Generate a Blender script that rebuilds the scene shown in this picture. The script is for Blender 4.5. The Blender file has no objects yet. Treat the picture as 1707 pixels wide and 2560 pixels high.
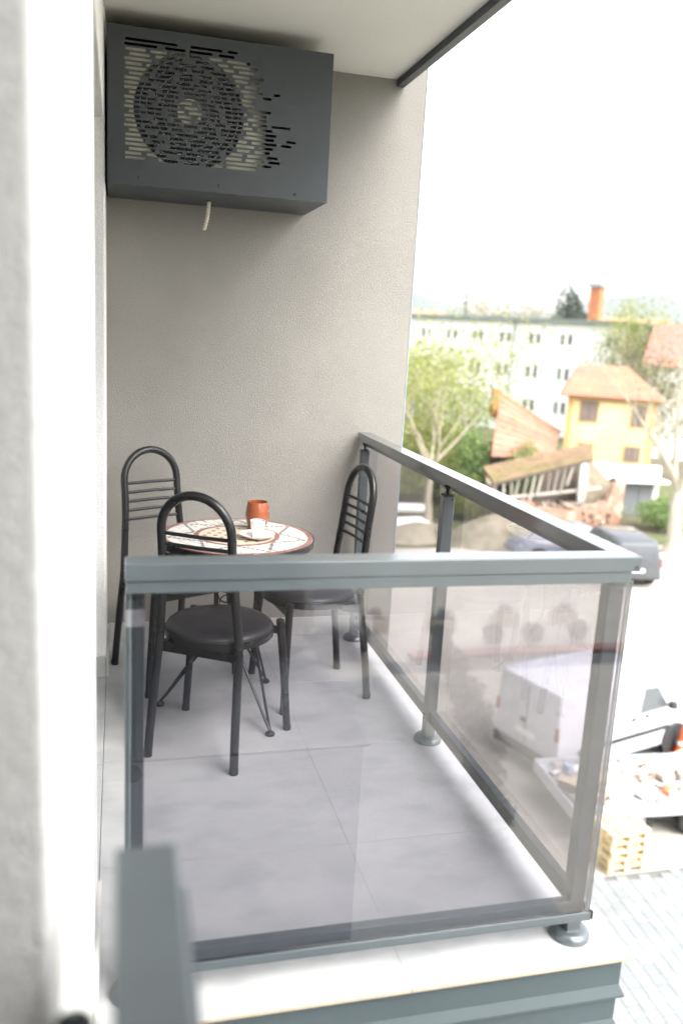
import bpy, math, random
from mathutils import Vector, Matrix
R = math.radians
S = bpy.context.scene
random.seed(7)

# ------------------------------------------------------------------ camera
def cam_setup():
    yaw, pitch, roll = 0.2601, 0.2090, -0.0561
    f = Vector((math.sin(yaw)*math.cos(pitch), math.cos(yaw)*math.cos(pitch), -math.sin(pitch)))
    r0 = Vector((math.cos(yaw), -math.sin(yaw), 0)); d0 = f.cross(r0)
    r = math.cos(roll)*r0 + math.sin(roll)*d0
    d = -math.sin(roll)*r0 + math.cos(roll)*d0
    c = bpy.data.cameras.new('camera'); o = bpy.data.objects.new('camera', c)
    S.collection.objects.link(o)
    m = Matrix((( r.x, -d.x, -f.x, -1.1962), (r.y, -d.y, -f.y, -1.7112), (r.z, -d.z, -f.z, 1.5332), (0, 0, 0, 1)))
    o.matrix_world = m
    c.sensor_fit = 'VERTICAL'; c.sensor_height = 36.0; c.sensor_width = 24.0
    c.lens = 2137.76*36/2560
    c.clip_start = 0.02; c.clip_end = 6000
    c.dof.use_dof = True; c.dof.focus_distance = 3.1; c.dof.aperture_fstop = 1.7
    S.camera = o
cam_setup()

# ------------------------------------------------------------------ sky, sun, exposure
SUN_EL, SUN_AZ = R(52), R(150)         # azimuth measured from +Y towards +X
W = bpy.data.worlds.new('World'); S.world = W; W.use_nodes = True
nt = W.node_tree; nt.nodes.clear()
sky = nt.nodes.new('ShaderNodeTexSky'); sky.sky_type = 'NISHITA'; sky.sun_disc = False
sky.sun_elevation = SUN_EL; sky.sun_rotation = SUN_AZ
sky.air_density = 1.0; sky.dust_density = 4.0; sky.ozone_density = 1.0; sky.altitude = 200
hs = nt.nodes.new('ShaderNodeHueSaturation'); hs.inputs['Saturation'].default_value = 0.24
bg = nt.nodes.new('ShaderNodeBackground'); bg.inputs[1].default_value = 0.15
wo = nt.nodes.new('ShaderNodeOutputWorld')
nt.links.new(sky.outputs[0], hs.inputs['Color']); nt.links.new(hs.outputs[0], bg.inputs[0]); nt.links.new(bg.outputs[0], wo.inputs[0])
sl = bpy.data.lights.new('sun', 'SUN'); sl.energy = 1.0; sl.angle = R(50); sl.color = (1, 0.98, 0.95)
so = bpy.data.objects.new('sun', sl); S.collection.objects.link(so)
sd = Vector((math.sin(SUN_AZ)*math.cos(SUN_EL), math.cos(SUN_AZ)*math.cos(SUN_EL), math.sin(SUN_EL)))
so.rotation_euler = (-sd).to_track_quat('-Z', 'Y').to_euler(); so.location = sd*60
S.view_settings.view_transform = 'Standard'; S.view_settings.look = 'None'
S.view_settings.gamma = 1; S.view_settings.exposure = 2.34
S.view_settings.use_curve_mapping = False
S.render.engine = 'CYCLES'
cy = S.cycles
cy.use_denoising = True
try: cy.denoiser = 'OPENIMAGEDENOISE'
except Exception: pass
cy.max_bounces = 10; cy.diffuse_bounces = 5; cy.glossy_bounces = 5; cy.transparent_max_bounces = 24
cy.transmission_bounces = 8; cy.volume_bounces = 1; cy.sample_clamp_indirect = 8
cy.caustics_reflective = False; cy.caustics_refractive = False

# ------------------------------------------------------------------ materials
def new_mat(name):
    m = bpy.data.materials.new(name); m.use_nodes = True
    t = m.node_tree; t.nodes.clear()
    out = t.nodes.new('ShaderNodeOutputMaterial')
    return m, t, out

def mat(name, col, rough=.6, var=.12, vs=4., bump=0., bs=60., metal=0., spec=.5, col2=None, c2s=2., c2lo=.45, c2hi=.65, coat=0., stretch=None, island=0., trans=0., ior=1.45, coords='Object', grain=0., gs=170., coat_r=.12):
    m, t, out = new_mat(name); N = t.nodes.new; L = t.links.new
    p = N('ShaderNodeBsdfPrincipled'); L(p.outputs[0], out.inputs[0])
    tc = N('ShaderNodeTexCoord'); src = tc.outputs[coords]
    if stretch:
        mp = N('ShaderNodeMapping'); mp.inputs['Scale'].default_value = stretch; L(src, mp.inputs[0]); src = mp.outputs[0]
    n = N('ShaderNodeTexNoise'); n.inputs['Scale'].default_value = vs; n.inputs['Detail'].default_value = 6
    n.inputs['Roughness'].default_value = .62; L(src, n.inputs['Vector'])
    mr = N('ShaderNodeMapRange'); mr.inputs[1].default_value = .28; mr.inputs[2].default_value = .72
    mr.inputs[3].default_value = 1-var; mr.inputs[4].default_value = 1+var; L(n.outputs['Fac'], mr.inputs[0])
    base = None
    c = N('ShaderNodeRGB'); c.outputs[0].default_value = (*col, 1); base = c.outputs[0]
    if col2:
        n2 = N('ShaderNodeTexNoise'); n2.inputs['Scale'].default_value = c2s; n2.inputs['Detail'].default_value = 5; L(src, n2.inputs['Vector'])
        r2 = N('ShaderNodeMapRange'); r2.inputs[1].default_value = c2lo; r2.inputs[2].default_value = c2hi; L(n2.outputs['Fac'], r2.inputs[0])
        mx = N('ShaderNodeMix'); mx.data_type = 'RGBA'; L(r2.outputs[0], mx.inputs[0]); L(base, mx.inputs[6]); mx.inputs[7].default_value = (*col2, 1); base = mx.outputs[2]
    v = mr.outputs[0]
    if island:
        g = N('ShaderNodeNewGeometry'); oi = N('ShaderNodeObjectInfo')
        a = N('ShaderNodeMath'); a.operation = 'ADD'; L(g.outputs['Random Per Island'], a.inputs[0]); L(oi.outputs['Random'], a.inputs[1])
        fr = N('ShaderNodeMath'); fr.operation = 'FRACT'; L(a.outputs[0], fr.inputs[0])
        ir = N('ShaderNodeMapRange'); ir.inputs[3].default_value = 1-island; ir.inputs[4].default_value = 1+island; L(fr.outputs[0], ir.inputs[0])
        mu = N('ShaderNodeMath'); mu.operation = 'MULTIPLY'; L(v, mu.inputs[0]); L(ir.outputs[0], mu.inputs[1]); v = mu.outputs[0]
    if grain:
        gn = N('ShaderNodeTexNoise'); gn.inputs['Scale'].default_value = gs; gn.inputs['Detail'].default_value = 2; L(src, gn.inputs['Vector'])
        gr = N('ShaderNodeMapRange'); gr.inputs[1].default_value = .3; gr.inputs[2].default_value = .7; gr.inputs[3].default_value = 1-grain; gr.inputs[4].default_value = 1+grain; L(gn.outputs['Fac'], gr.inputs[0])
        gm = N('ShaderNodeMath'); gm.operation = 'MULTIPLY'; L(v, gm.inputs[0]); L(gr.outputs[0], gm.inputs[1]); v = gm.outputs[0]
    mul = N('ShaderNodeMix'); mul.data_type = 'RGBA'; mul.blend_type = 'MULTIPLY'; mul.inputs[0].default_value = 1
    L(base, mul.inputs[6]); L(v, mul.inputs[7]); L(mul.outputs[2], p.inputs['Base Color'])
    rr = N('ShaderNodeMapRange'); rr.inputs[1].default_value = .3; rr.inputs[2].default_value = .7
    rr.inputs[3].default_value = max(0, rough-.07); rr.inputs[4].default_value = min(1, rough+.07); L(n.outputs['Fac'], rr.inputs[0])
    L(rr.outputs[0], p.inputs['Roughness'])
    p.inputs['Metallic'].default_value = metal; p.inputs['Specular IOR Level'].default_value = spec
    p.inputs['Coat Weight'].default_value = coat; p.inputs['Coat Roughness'].default_value = coat_r; p.inputs['Transmission Weight'].default_value = trans; p.inputs['IOR'].default_value = ior
    if bump:
        b = N('ShaderNodeTexNoise'); b.inputs['Scale'].default_value = bs; b.inputs['Detail'].default_value = 3; b.inputs['Roughness'].default_value = .6; L(src, b.inputs['Vector'])
        bp = N('ShaderNodeBump'); bp.inputs['Strength'].default_value = min(1, bump); bp.inputs['Distance'].default_value = .6/bs; L(b.outputs['Fac'], bp.inputs['Height']); L(bp.outputs[0], p.inputs['Normal'])
    return m

def glass_mat(name, tint, ior=1.6):
    # thin tinted pane: a transparent layer with a Fresnel reflection on its outward faces
    m, t, out = new_mat(name); N = t.nodes.new; L = t.links.new
    tr = N('ShaderNodeBsdfTransparent'); tr.inputs[0].default_value = (*tint, 1)
    gl = N('ShaderNodeBsdfGlossy'); gl.inputs['Roughness'].default_value = 0.0; gl.inputs[0].default_value = (1, 1, 1, 1)
    fr = N('ShaderNodeFresnel'); fr.inputs[0].default_value = ior
    ge = N('ShaderNodeNewGeometry'); inv = N('ShaderNodeMath'); inv.operation = 'SUBTRACT'; inv.inputs[0].default_value = 1; L(ge.outputs['Backfacing'], inv.inputs[1])
    mu = N('ShaderNodeMath'); mu.operation = 'MULTIPLY'; L(fr.outputs[0], mu.inputs[0]); L(inv.outputs[0], mu.inputs[1])
    mx = N('ShaderNodeMixShader'); L(mu.outputs[0], mx.inputs[0]); L(tr.outputs[0], mx.inputs[1]); L(gl.outputs[0], mx.inputs[2]); L(mx.outputs[0], out.inputs[0])
    return m

def leaf_mat(name, col, col2, trans=.35):
    m, t, out = new_mat(name); N = t.nodes.new; L = t.links.new
    g = N('ShaderNodeNewGeometry'); mx = N('ShaderNodeMix'); mx.data_type = 'RGBA'; L(g.outputs['Random Per Island'], mx.inputs[0])
    mx.inputs[6].default_value = (*col, 1); mx.inputs[7].default_value = (*col2, 1)
    d = N('ShaderNodeBsdfDiffuse'); tl = N('ShaderNodeBsdfTranslucent'); L(mx.outputs[2], d.inputs[0]); L(mx.outputs[2], tl.inputs[0])
    ms = N('ShaderNodeMixShader'); ms.inputs[0].default_value = trans; L(d.outputs[0], ms.inputs[1]); L(tl.outputs[0], ms.inputs[2]); L(ms.outputs[0], out.inputs[0])
    return m

M = {}
M['grey_plaster'] = mat('grey_plaster', (.240, .229, .206), .9, .11, 1.1, 1., 170, spec=.2, grain=.11, gs=190)
M['light_plaster'] = mat('light_plaster', (.66, .655, .64), .9, .07, 2.2, 1., 120, spec=.2, grain=.1)
M['white_plaster'] = mat('white_plaster', (.78, .77, .74), .9, .05, 2.5, 1., 140, spec=.2, grain=.06)
M['ceiling'] = mat('ceiling', (.62, .61, .55), .95, .04, 1.6, .5, 200, spec=.15)
M['anthracite'] = mat('anthracite', (.054, .067, .073), .40, .08, 6, .05, 900, spec=.6, coat=1., coat_r=.14)
M['anthracite_sheet'] = mat('anthracite_sheet', (.043, .049, .053), .5, .1, 3, .1, 600, spec=.5)
M['fascia'] = mat('fascia', (.048, .064, .068), .5, .12, 3, .1, 300, col2=(.5, .5, .48), c2s=28, c2lo=.74, c2hi=.8, stretch=(1, 1, .18))
M['black_metal'] = mat('black_metal', (.012, .012, .012), .3, .1, 9, .15, 500, spec=.5)
M['black_dull'] = mat('black_dull', (.015, .015, .015), .5, .1, 9, spec=.4)
M['vinyl'] = mat('vinyl', (.020, .019, .022), .34, .12, 12, .35, 420, spec=.5)
M['tile'] = mat('floor_tile', (.41, .415, .41), .42, .13, 3.2, .15, 60, col2=(.315, .325, .33), c2s=5, c2lo=.5, c2hi=.75, island=.02, stretch=(1, 1.6, 1))
M['tile_body'] = mat('tile_body', (.34, .275, .20), .8, .08, 30, .3, 300)
M['skirting'] = mat('skirting_tile', (.45, .45, .43), .5, .1, 6, .1, 80)
M['grout'] = mat('grout', (.27, .265, .25), .95, .15, 30, .4, 300)
M['glass'] = glass_mat('smoked_glass', (.772, .762, .780), 2.02)
M['glass_edge'] = mat('glass_edge', (.30, .33, .33), .15, .05, 20, spec=.8)
M['window'] = mat('window_glass', (.09, .098, .105), .08, .2, .5, spec=.8)
M['cream'] = mat('cream_paint', (.62, .60, .48), .5, .04, 4)
M['steel'] = mat('steel', (.55, .55, .55), .3, .1, 20, metal=1)
M['wire'] = mat('wire', (.6, .6, .58), .4, .1, 20, metal=.6)
M['hose'] = mat('hose', (.62, .57, .46), .6, .1, 20)
M['china'] = mat('china', (.85, .85, .83), .12, .02, 10, spec=.6, coat=.3)
M['green_print'] = mat('green_print', (.30, .58, .06), .3, .05, 10)
M['orange_glass'] = mat('orange_glass', (.36, .10, .042), .12, .15, 14, spec=.6, trans=.25, coat=.5, stretch=(1, 1, .1))
M['m_red'] = mat('mosaic_red', (.235, .115, .10), .45, .18, 40, island=.18)
M['m_white'] = mat('mosaic_white', (.56, .54, .50), .4, .08, 40, island=.08)
M['m_cream'] = mat('mosaic_cream', (.56, .47, .36), .4, .06, 30, island=.03)
M['m_grey'] = mat('mosaic_grey', (.15, .135, .125), .5, .15, 40, island=.15)
M['m_grout'] = mat('mosaic_grout', (.42, .40, .37), .9, .1, 60, .3, 300)
M['sticker'] = mat('sticker', (.26, .265, .27), .6, .1, 60)

# ------------------------------------------------------------------ mesh helpers
class MB:
    def __init__(s): s.v = []; s.f = []
    def add(s, vs, fs):
        b = len(s.v); s.v += [tuple(v) for v in vs]; s.f += [tuple(i+b for i in q) for q in fs]; return s
    def box(s, x0, y0, z0, x1, y1, z1):
        return s.add([(x0,y0,z0),(x1,y0,z0),(x1,y1,z0),(x0,y1,z0),(x0,y0,z1),(x1,y0,z1),(x1,y1,z1),(x0,y1,z1)],
                     [(0,3,2,1),(4,5,6,7),(0,1,5,4),(1,2,6,5),(2,3,7,6),(3,0,4,7)])
    def obox(s, c, size, rot=None):
        hx, hy, hz = size[0]/2, size[1]/2, size[2]/2
        rot = rot or Matrix.Identity(3)
        vs = [Vector(c)+rot @ Vector(p) for p in ((-hx,-hy,-hz),(hx,-hy,-hz),(hx,hy,-hz),(-hx,hy,-hz),(-hx,-hy,hz),(hx,-hy,hz),(hx,hy,hz),(-hx,hy,hz))]
        return s.add(vs, [(0,3,2,1),(4,5,6,7),(0,1,5,4),(1,2,6,5),(2,3,7,6),(3,0,4,7)])
    def beam(s, a, b, w, h):
        a, b = Vector(a), Vector(b); d = b-a
        q = d.to_track_quat('X', 'Z').to_matrix()
        return s.obox((a+b)/2, (d.length, w, h), q)
    def tube(s, path, rad, n=10, cap=True, closed=False, flat=1.0):
        P = [Vector(p) for p in path]; m = len(P)
        rs = rad if isinstance(rad, (list, tuple)) else [rad]*m
        T = []
        for i in range(m):
            if closed: t = P[(i+1) % m]-P[i-1]
            else: t = P[min(i+1, m-1)]-P[max(i-1, 0)]
            T.append(t.normalized())
        up = Vector((0,0,1)) if abs(T[0].z) < .9 else Vector((1,0,0))
        u = T[0].cross(up).normalized(); vs = []; fs = []
        for i in range(m):
            u = (u - T[i]*u.dot(T[i])).normalized(); w = T[i].cross(u)
            for k in range(n):
                a = 2*math.pi*k/n
                vs.append(P[i] + rs[i]*(math.cos(a)*u + flat*math.sin(a)*w))
        for i in range(m if closed else m-1):
            j = (i+1) % m
            for k in range(n):
                l = (k+1) % n; fs.append((i*n+k, i*n+l, j*n+l, j*n+k))
        if cap and not closed:
            fs.append(tuple(range(n-1, -1, -1))); fs.append(tuple((m-1)*n+k for k in range(n)))
        return s.add(vs, fs)
    def lathe(s, prof, c=(0,0,0), n=24, mtx=None, closed=False):
        vs = []; fs = []; m = len(prof)
        for (r, z) in prof:
            for k in range(n):
                a = 2*math.pi*k/n; v = Vector((r*math.cos(a), r*math.sin(a), z))
                if mtx: v = mtx @ v
                vs.append(v+Vector(c))
        for i in range(m if closed else m-1):
            j = (i+1) % m
            for k in range(n):
                l = (k+1) % n; fs.append((i*n+k, i*n+l, j*n+l, j*n+k))
        if not closed:
            fs.append(tuple(range(n-1, -1, -1))); fs.append(tuple((m-1)*n+k for k in range(n)))
        return s.add(vs, fs)
    def prism(s, poly, a, b, axis='z'):
        def P(u, v, w): return {'z': (u, v, w), 'y': (u, w, v), 'x': (w, u, v)}[axis]
        n = len(poly); vs = [P(u, v, a) for u, v in poly]+[P(u, v, b) for u, v in poly]
        fs = [tuple(range(n-1, -1, -1)), tuple(range(n, 2*n))]+[(i, (i+1) % n, n+(i+1) % n, n+i) for i in range(n)]
        return s.add(vs, fs)
    def loft(s, loops, cap=True):
        n = len(loops[0]); vs = [p for l in loops for p in l]; fs = []
        for i in range(len(loops)-1):
            for k in range(n):
                l = (k+1) % n; fs.append((i*n+k, i*n+l, (i+1)*n+l, (i+1)*n+k))
        if cap: fs.append(tuple(range(n-1, -1, -1))); fs.append(tuple((len(loops)-1)*n+k for k in range(n)))
        return s.add(vs, fs)
    def mesh(s, name, m, smooth=False):
        me = bpy.data.meshes.new(name); me.from_pydata(s.v, [], s.f); me.update()
        import bmesh
        b = bmesh.new(); b.from_mesh(me); bmesh.ops.recalc_face_normals(b, faces=b.faces); b.to_mesh(me); b.free()
        me.materials.append(M[m] if isinstance(m, str) else m)
        if smooth:
            me.shade_smooth()
            try: me.set_sharp_from_angle(angle=R(38))
            except Exception: pass
        return me
    def build(s, name, m, parent=None, smooth=False, bevel=0., seg=2, loc=None):
        return link(name, s.mesh(name, m, smooth), parent, bevel, seg, loc)

def link(name, me, parent=None, bevel=0., seg=2, loc=None, rot=None):
    o = bpy.data.objects.new(name, me); S.collection.objects.link(o)
    if parent: o.parent = parent
    if loc: o.location = loc
    if rot: o.rotation_euler = rot
    if bevel:
        b = o.modifiers.new('bevel', 'BEVEL'); b.width = bevel; b.segments = seg; b.limit_method = 'ANGLE'; b.angle_limit = R(40)
        b.harden_normals = False
    return o
def tag(o, label, cat, group=None, kind=None):
    if label: o['label'] = label
    if cat: o['category'] = cat
    if group: o['group'] = group
    if kind: o['kind'] = kind
    return o
def thing(name, label, cat, loc=(0,0,0), rz=0, group=None):
    o = bpy.data.objects.new(name, None); S.collection.objects.link(o); o.location = loc; o.rotation_euler = (0,0,rz); o.empty_display_size = .1
    return tag(o, label, cat, group)
def struct(o): o['kind'] = 'structure'; return o
def copy_tree(o, parent=None):
    c = o.copy(); S.collection.objects.link(c); c.parent = parent
    for ch in list(o.children): copy_tree(ch, c)
    return c
def arc(cx, cz, r, a0, a1, n): return [(cx+r*math.cos(R(a0+(a1-a0)*i/n)), cz+r*math.sin(R(a0+(a1-a0)*i/n))) for i in range(n+1)]

G = -6.8          # street level
ZC = 2.6665       # balcony ceiling
YB = 2.347        # rear wall face
XF = -1.25        # facade face

# ------------------------------------------------------------------ ground and far terrain
M['asphalt'] = mat('yard_ground', (.36, .345, .30), .9, .16, .25, .5, 30, col2=(.42, .40, .345), c2s=.12)
M['soil'] = mat('soil', (.10, .085, .05), .95, .3, .35, .6, 4, col2=(.10, .13, .04), c2s=.2)
M['pave'] = mat('paver', (.20, .212, .21), .85, .1, 5, .3, 60, island=.1)
M['paveslab'] = mat('pavement_bed', (.125, .125, .12), .9, .15, 3)
M['kerbred'] = mat('red_kerb', (.26, .10, .08), .85, .15, 3)
M['road'] = mat('road', (.11, .11, .11), .9, .12, 1, .4, 40)
M['strip'] = mat('asphalt_strip', (.15, .15, .15), .9, .15, 1, .4, 30)
M['hill'] = mat('hill', (.05, .065, .055), 1, .3, .004)
g = MB(); g.add([(-2000,-2000,G),(2000,-2000,G),(2000,2000,G),(-2000,2000,G)], [(0,1,2,3)])
struct(g.build('ground', 'soil'))
g = MB(); g.add([(-30,-40,G+.004),(60,-40,G+.004),(60,29.5,G+.004),(-30,29.5,G+.004)], [(0,1,2,3)])
struct(g.build('yard', 'asphalt'))
g = MB(); g.add([(-.9,-17.2,G+.008),(5.2,-17.2,G+.008),(5.2,2.5,G+.008),(-.9,2.5,G+.008)], [(0,1,2,3)]); struct(g.build('dim_reflection_ground', 'pave'))  # added unseen ground, darker than the yard, to dim the pane reflections
g = MB(); g.add([(8.3,11.75,G+.008),(24,13.2,G+.008),(24,14.4,G+.008),(8.0,12.6,G+.008)], [(0,1,2,3)]); struct(g.build('asphalt_strip', 'strip'))
def hills():
    m = MB(); n = 60; vs = []; rnd = random.Random(3); fs = []
    ph = [rnd.uniform(0, 6) for _ in range(6)]
    for j in range(6):
        y = 1150+j*130
        for i in range(n):
            x = -300+i*38
            h = math.sin(math.pi*min(1, j/3.6)/2)*(70+28*math.sin(x*.0042+ph[0])+18*math.sin(x*.011+ph[1])+7*math.sin(x*.03+ph[2])+6*math.sin(j*2+x*.02))
            vs.append((x, y, G-6+h*1.5))
    for j in range(5):
        for i in range(n-1): fs.append((j*n+i, j*n+i+1, (j+1)*n+i+1, (j+1)*n+i))
    m.add(vs, fs); struct(m.build('hills', 'hill', smooth=True))
hills()
# pavement of square pavers below the balcony
def pavement():
    root = struct(MB().box(2.2, 2.6, G+.004, 9.4, 8.95, G+.02).build('pavement', 'paveslab'))
    s_, gap = .198, .008
    pv = MB(); h = (s_-gap)/2
    pv.box(-h, -h, 0, h, h, .03)
    me = pv.mesh('paver', 'pave'); rest = MB(); cells = []
    ang = R(-4); ca, sa = math.cos(ang), math.sin(ang)
    for i in range(-5, 36):
        for j in range(-6, 36):
            off = .5*s_ if i % 2 else 0
            x = 2.6+i*s_; y = 2.8+j*s_+off
            X = 5.8+(x-5.8)*ca-(y-6)*sa; Y = 6+(x-5.8)*sa+(y-6)*ca
            if not (2.35 < X < 9.25 and 2.75 < Y < 8.84): continue
            # seen to the right of the balcony: prefer the near right ones
            k = abs(X-(5.0+(Y-6)*.62+.55)) + .35*abs(Y-7.2)
            cells.append((k, X, Y))
    cells.sort()
    for q, (k, X, Y) in enumerate(cells):
        dz = random.uniform(-.003, .003)
        if q < 300: link('paver', me, root, loc=(X, Y, G+.012+dz), rot=(random.uniform(-.006,.006), random.uniform(-.006,.006), ang+random.uniform(-.01,.01)))
        else: rest.obox((X, Y, G+.027+dz), (s_-gap, s_-gap, .03), Matrix.Rotation(ang, 3, 'Z'))
    o = rest.build('paver_field', 'pave', root); o['kind'] = 'stuff'
pavement()

# ------------------------------------------------------------------ the apartment building with its balcony
def apartment():
    b = thing('apartment_building', 'grey and white rendered apartment building with a recessed tiled balcony', 'building')
    # rear fin wall, lower and upper floors included
    MB().box(XF-.30, YB, G, .176, YB+.22, 9).build('rear_wall', 'grey_plaster', b, bevel=.006)
    MB().box(.1765, YB-.001, G, .1795, YB+.05, 9).build('edge_profile', mat('edge_profile', (.42, .50, .56), .4, .05, 4), b)
    fw = MB()
    fw.box(XF-.30, -1.06, G, XF, .35, 9)
    MB().box(XF-.30, -1.075, G, XF-.0006, -1.0604, 9).build('pier_end', 'light_plaster', b, bevel=.004)
    fw.build('facade_pier', 'white_plaster', b, bevel=.006)
    MB().box(XF-.30, 1.92, G, XF, YB-.0015, ZC-.0015).build('pilaster', 'white_plaster', b, bevel=.005)
    MB().box(XF-.30, .3515, 2.28, XF-.003, 1.9185, 2.95).build('lintel', 'white_plaster', b, bevel=.004)
    # building core behind the facade and the neighbouring loggia
    MB().box(-9, -1.06, G, XF-.305, YB+.2, 9).build('core_wall', 'white_plaster', b)
    MB().box(-9, -3.5, G, -2.8, -1.08, 9).build('loggia_wall', 'grey_plaster', b)
    MB().box(-9, -11, G, XF, -3.503, 9).build('far_facade', 'grey_plaster', b)  # loggia and far walls greyed, the building's shade put into their colour
    MB().box(-2.797, -3.5, ZC, XF, -1.08, ZC+.25).build('loggia_ceiling', 'ceiling', b)
    MB().box(-9, YB+.223, G, -1.9, 14, 9).build('rear_block', 'grey_plaster', b)
    # balcony door in the opening
    d = MB(); x = XF-.2
    for (y0, y1, z0, z1) in ((.353,.43,.02,2.278),(1.84,1.917,.02,2.278),(.43,1.84,.02,.12),(.43,1.84,2.20,2.278),(1.10,1.17,.12,2.20)): d.box(x, y0, z0, x+.06, y1, z1)
    dr = d.build('balcony_door', 'anthracite', b, bevel=.003)
    for y0, y1 in ((.43,1.10),(1.17,1.84)): MB().box(x+.02, y0, .12, x+.03, y1, 2.20).build('pane', 'window', dr)
    # ceiling slab of the balcony above, with its dark edge trim
    MB().box(XF+.001, -.06, ZC, .0305, YB-.002, ZC+.24).build('ceiling_slab', 'ceiling', b)
    MB().box(.0308, -.075, 2.6363, .0687, YB-.001, ZC+.16).build('ceiling_trim', 'anthracite_sheet', b, bevel=.003)
    MB().box(XF+.001, -.0755, 2.6363, .0305, -.0603, ZC+.16).build('ceiling_trim', 'anthracite_sheet', b, bevel=.002)
    # slab, fascia and tiles
    MB().box(XF+.004, -.055, -.0088, .079, YB-.004, -.0009).build('grout_bed', 'grout', b)
    sl = MB(); sl.box(XF+.001, -.03, -.22, .052, YB-.002, -.016); sl.build('balcony_slab', 'grout', b)
    prof = [(0, -.012), (.0, -.094), (.012, -.120), (.012, -.126), (-.002, -.136), (-.002, -.200), (.010, -.226), (.010, -.232), (-.004, -.242), (-.004, -.315), (.012, -.34), (.012,-.346), (-.03, -.36), (-.03, -.012)]
    def fascia(name, fx, a, c, along):
        loops = []
        for t in (0, 1):
            lp = []
            for (o, z) in prof:
                if along == 'x': lp.append((a if t == 0 else c+o, -.042-o, z))
                else: lp.append((fx+o, (-.042-o) if t == 0 else c, z))
            loops.append(lp)
        MB().loft(loops).build(name, 'fascia', b)
    fascia('fascia', 0, XF+.001, .066, 'x')
    fascia('fascia', .0665, 0, YB-.003, 'y')
    xs = [XF+.002, -1.1165, -.5155, .0845]; ys = [-.0605, .5405, 1.1545, 1.7545, YB-.002]
    for i in range(3):
        for j in range(4):
            gx0 = 0 if i == 0 else .0007; gy0 = 0 if j == 0 else .0007
            t = MB().box(xs[i]+gx0, ys[j]+gy0, -.0095, xs[i+1]-(.0007 if i < 2 else 0), ys[j+1]-(.0007 if j < 3 else 0), 0)
            o = t.build('floor_tile', 'tile', b, bevel=.0006, seg=1)
            if i == 2 or j == 0:   # the raw clay body shows along the open edges
                q = MB()
                if j == 0: q.box(xs[i]+.001, ys[0]-.0007, -.0098, xs[i+1]+(.0007 if i == 2 else -.001), ys[0]-.0001, -.0012)
                if i == 2: q.box(xs[3]+.0001, ys[j]+.001, -.0098, xs[3]+.0007, ys[j+1]-.001, -.0012)
                q.build('tile_edge', 'tile_body', o)
    # tiles in the door opening
    MB().box(XF-.14, .352, -.0095, XF+.0005, 1.1385, .0).build('floor_tile', 'tile', b); MB().box(XF-.14, 1.1405, -.0095, XF+.0005, 1.9185, 0).build('floor_tile', 'tile', b)
    MB().box(XF-.3, .352, -.3, XF, 1.918, -.0105).build('threshold', 'grout', b)
    # skirting tiles
    sk = [(XF+.0115, YB-.0105, -.65, YB-.001), (-.648, YB-.0105, -.05, YB-.001), (-.048, YB-.0105, .084, YB-.001), (XF+.0005, 1.908, XF+.0105, YB-.011), (XF-.138, 1.909, XF-.0005, 1.9185), (XF+.0005, -.055, XF+.0105, .349)]
    for (x0, y0, x1, y1) in sk: MB().box(x0, y0, .0008, x1, y1, .095).build('skirting_tile', 'skirting', b, bevel=.0012, seg=1)
    MB().box(-2.79, -2.3, -.42, -.33, -2.1, 9).build('neighbour_fin_wall', 'grey_plaster', b, bevel=.006)
    # neighbouring slab behind the camera, unseen; depth and dark deck shaped to dim reflections
    MB().box(-2.79, -2.098, -.98, -.29, -1.15, -.012).build('neighbour_slab', mat('slab_paint', (.46, .50, .58), .7, .08, 3), b)
    MB().box(-2.79, -2.098, -.0115, -.27, -1.13, 0).build('neighbour_tile', mat('dark_deck', (.13, .14, .16), .7, .1, 3), b)
    return b
APT = apartment()

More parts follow.
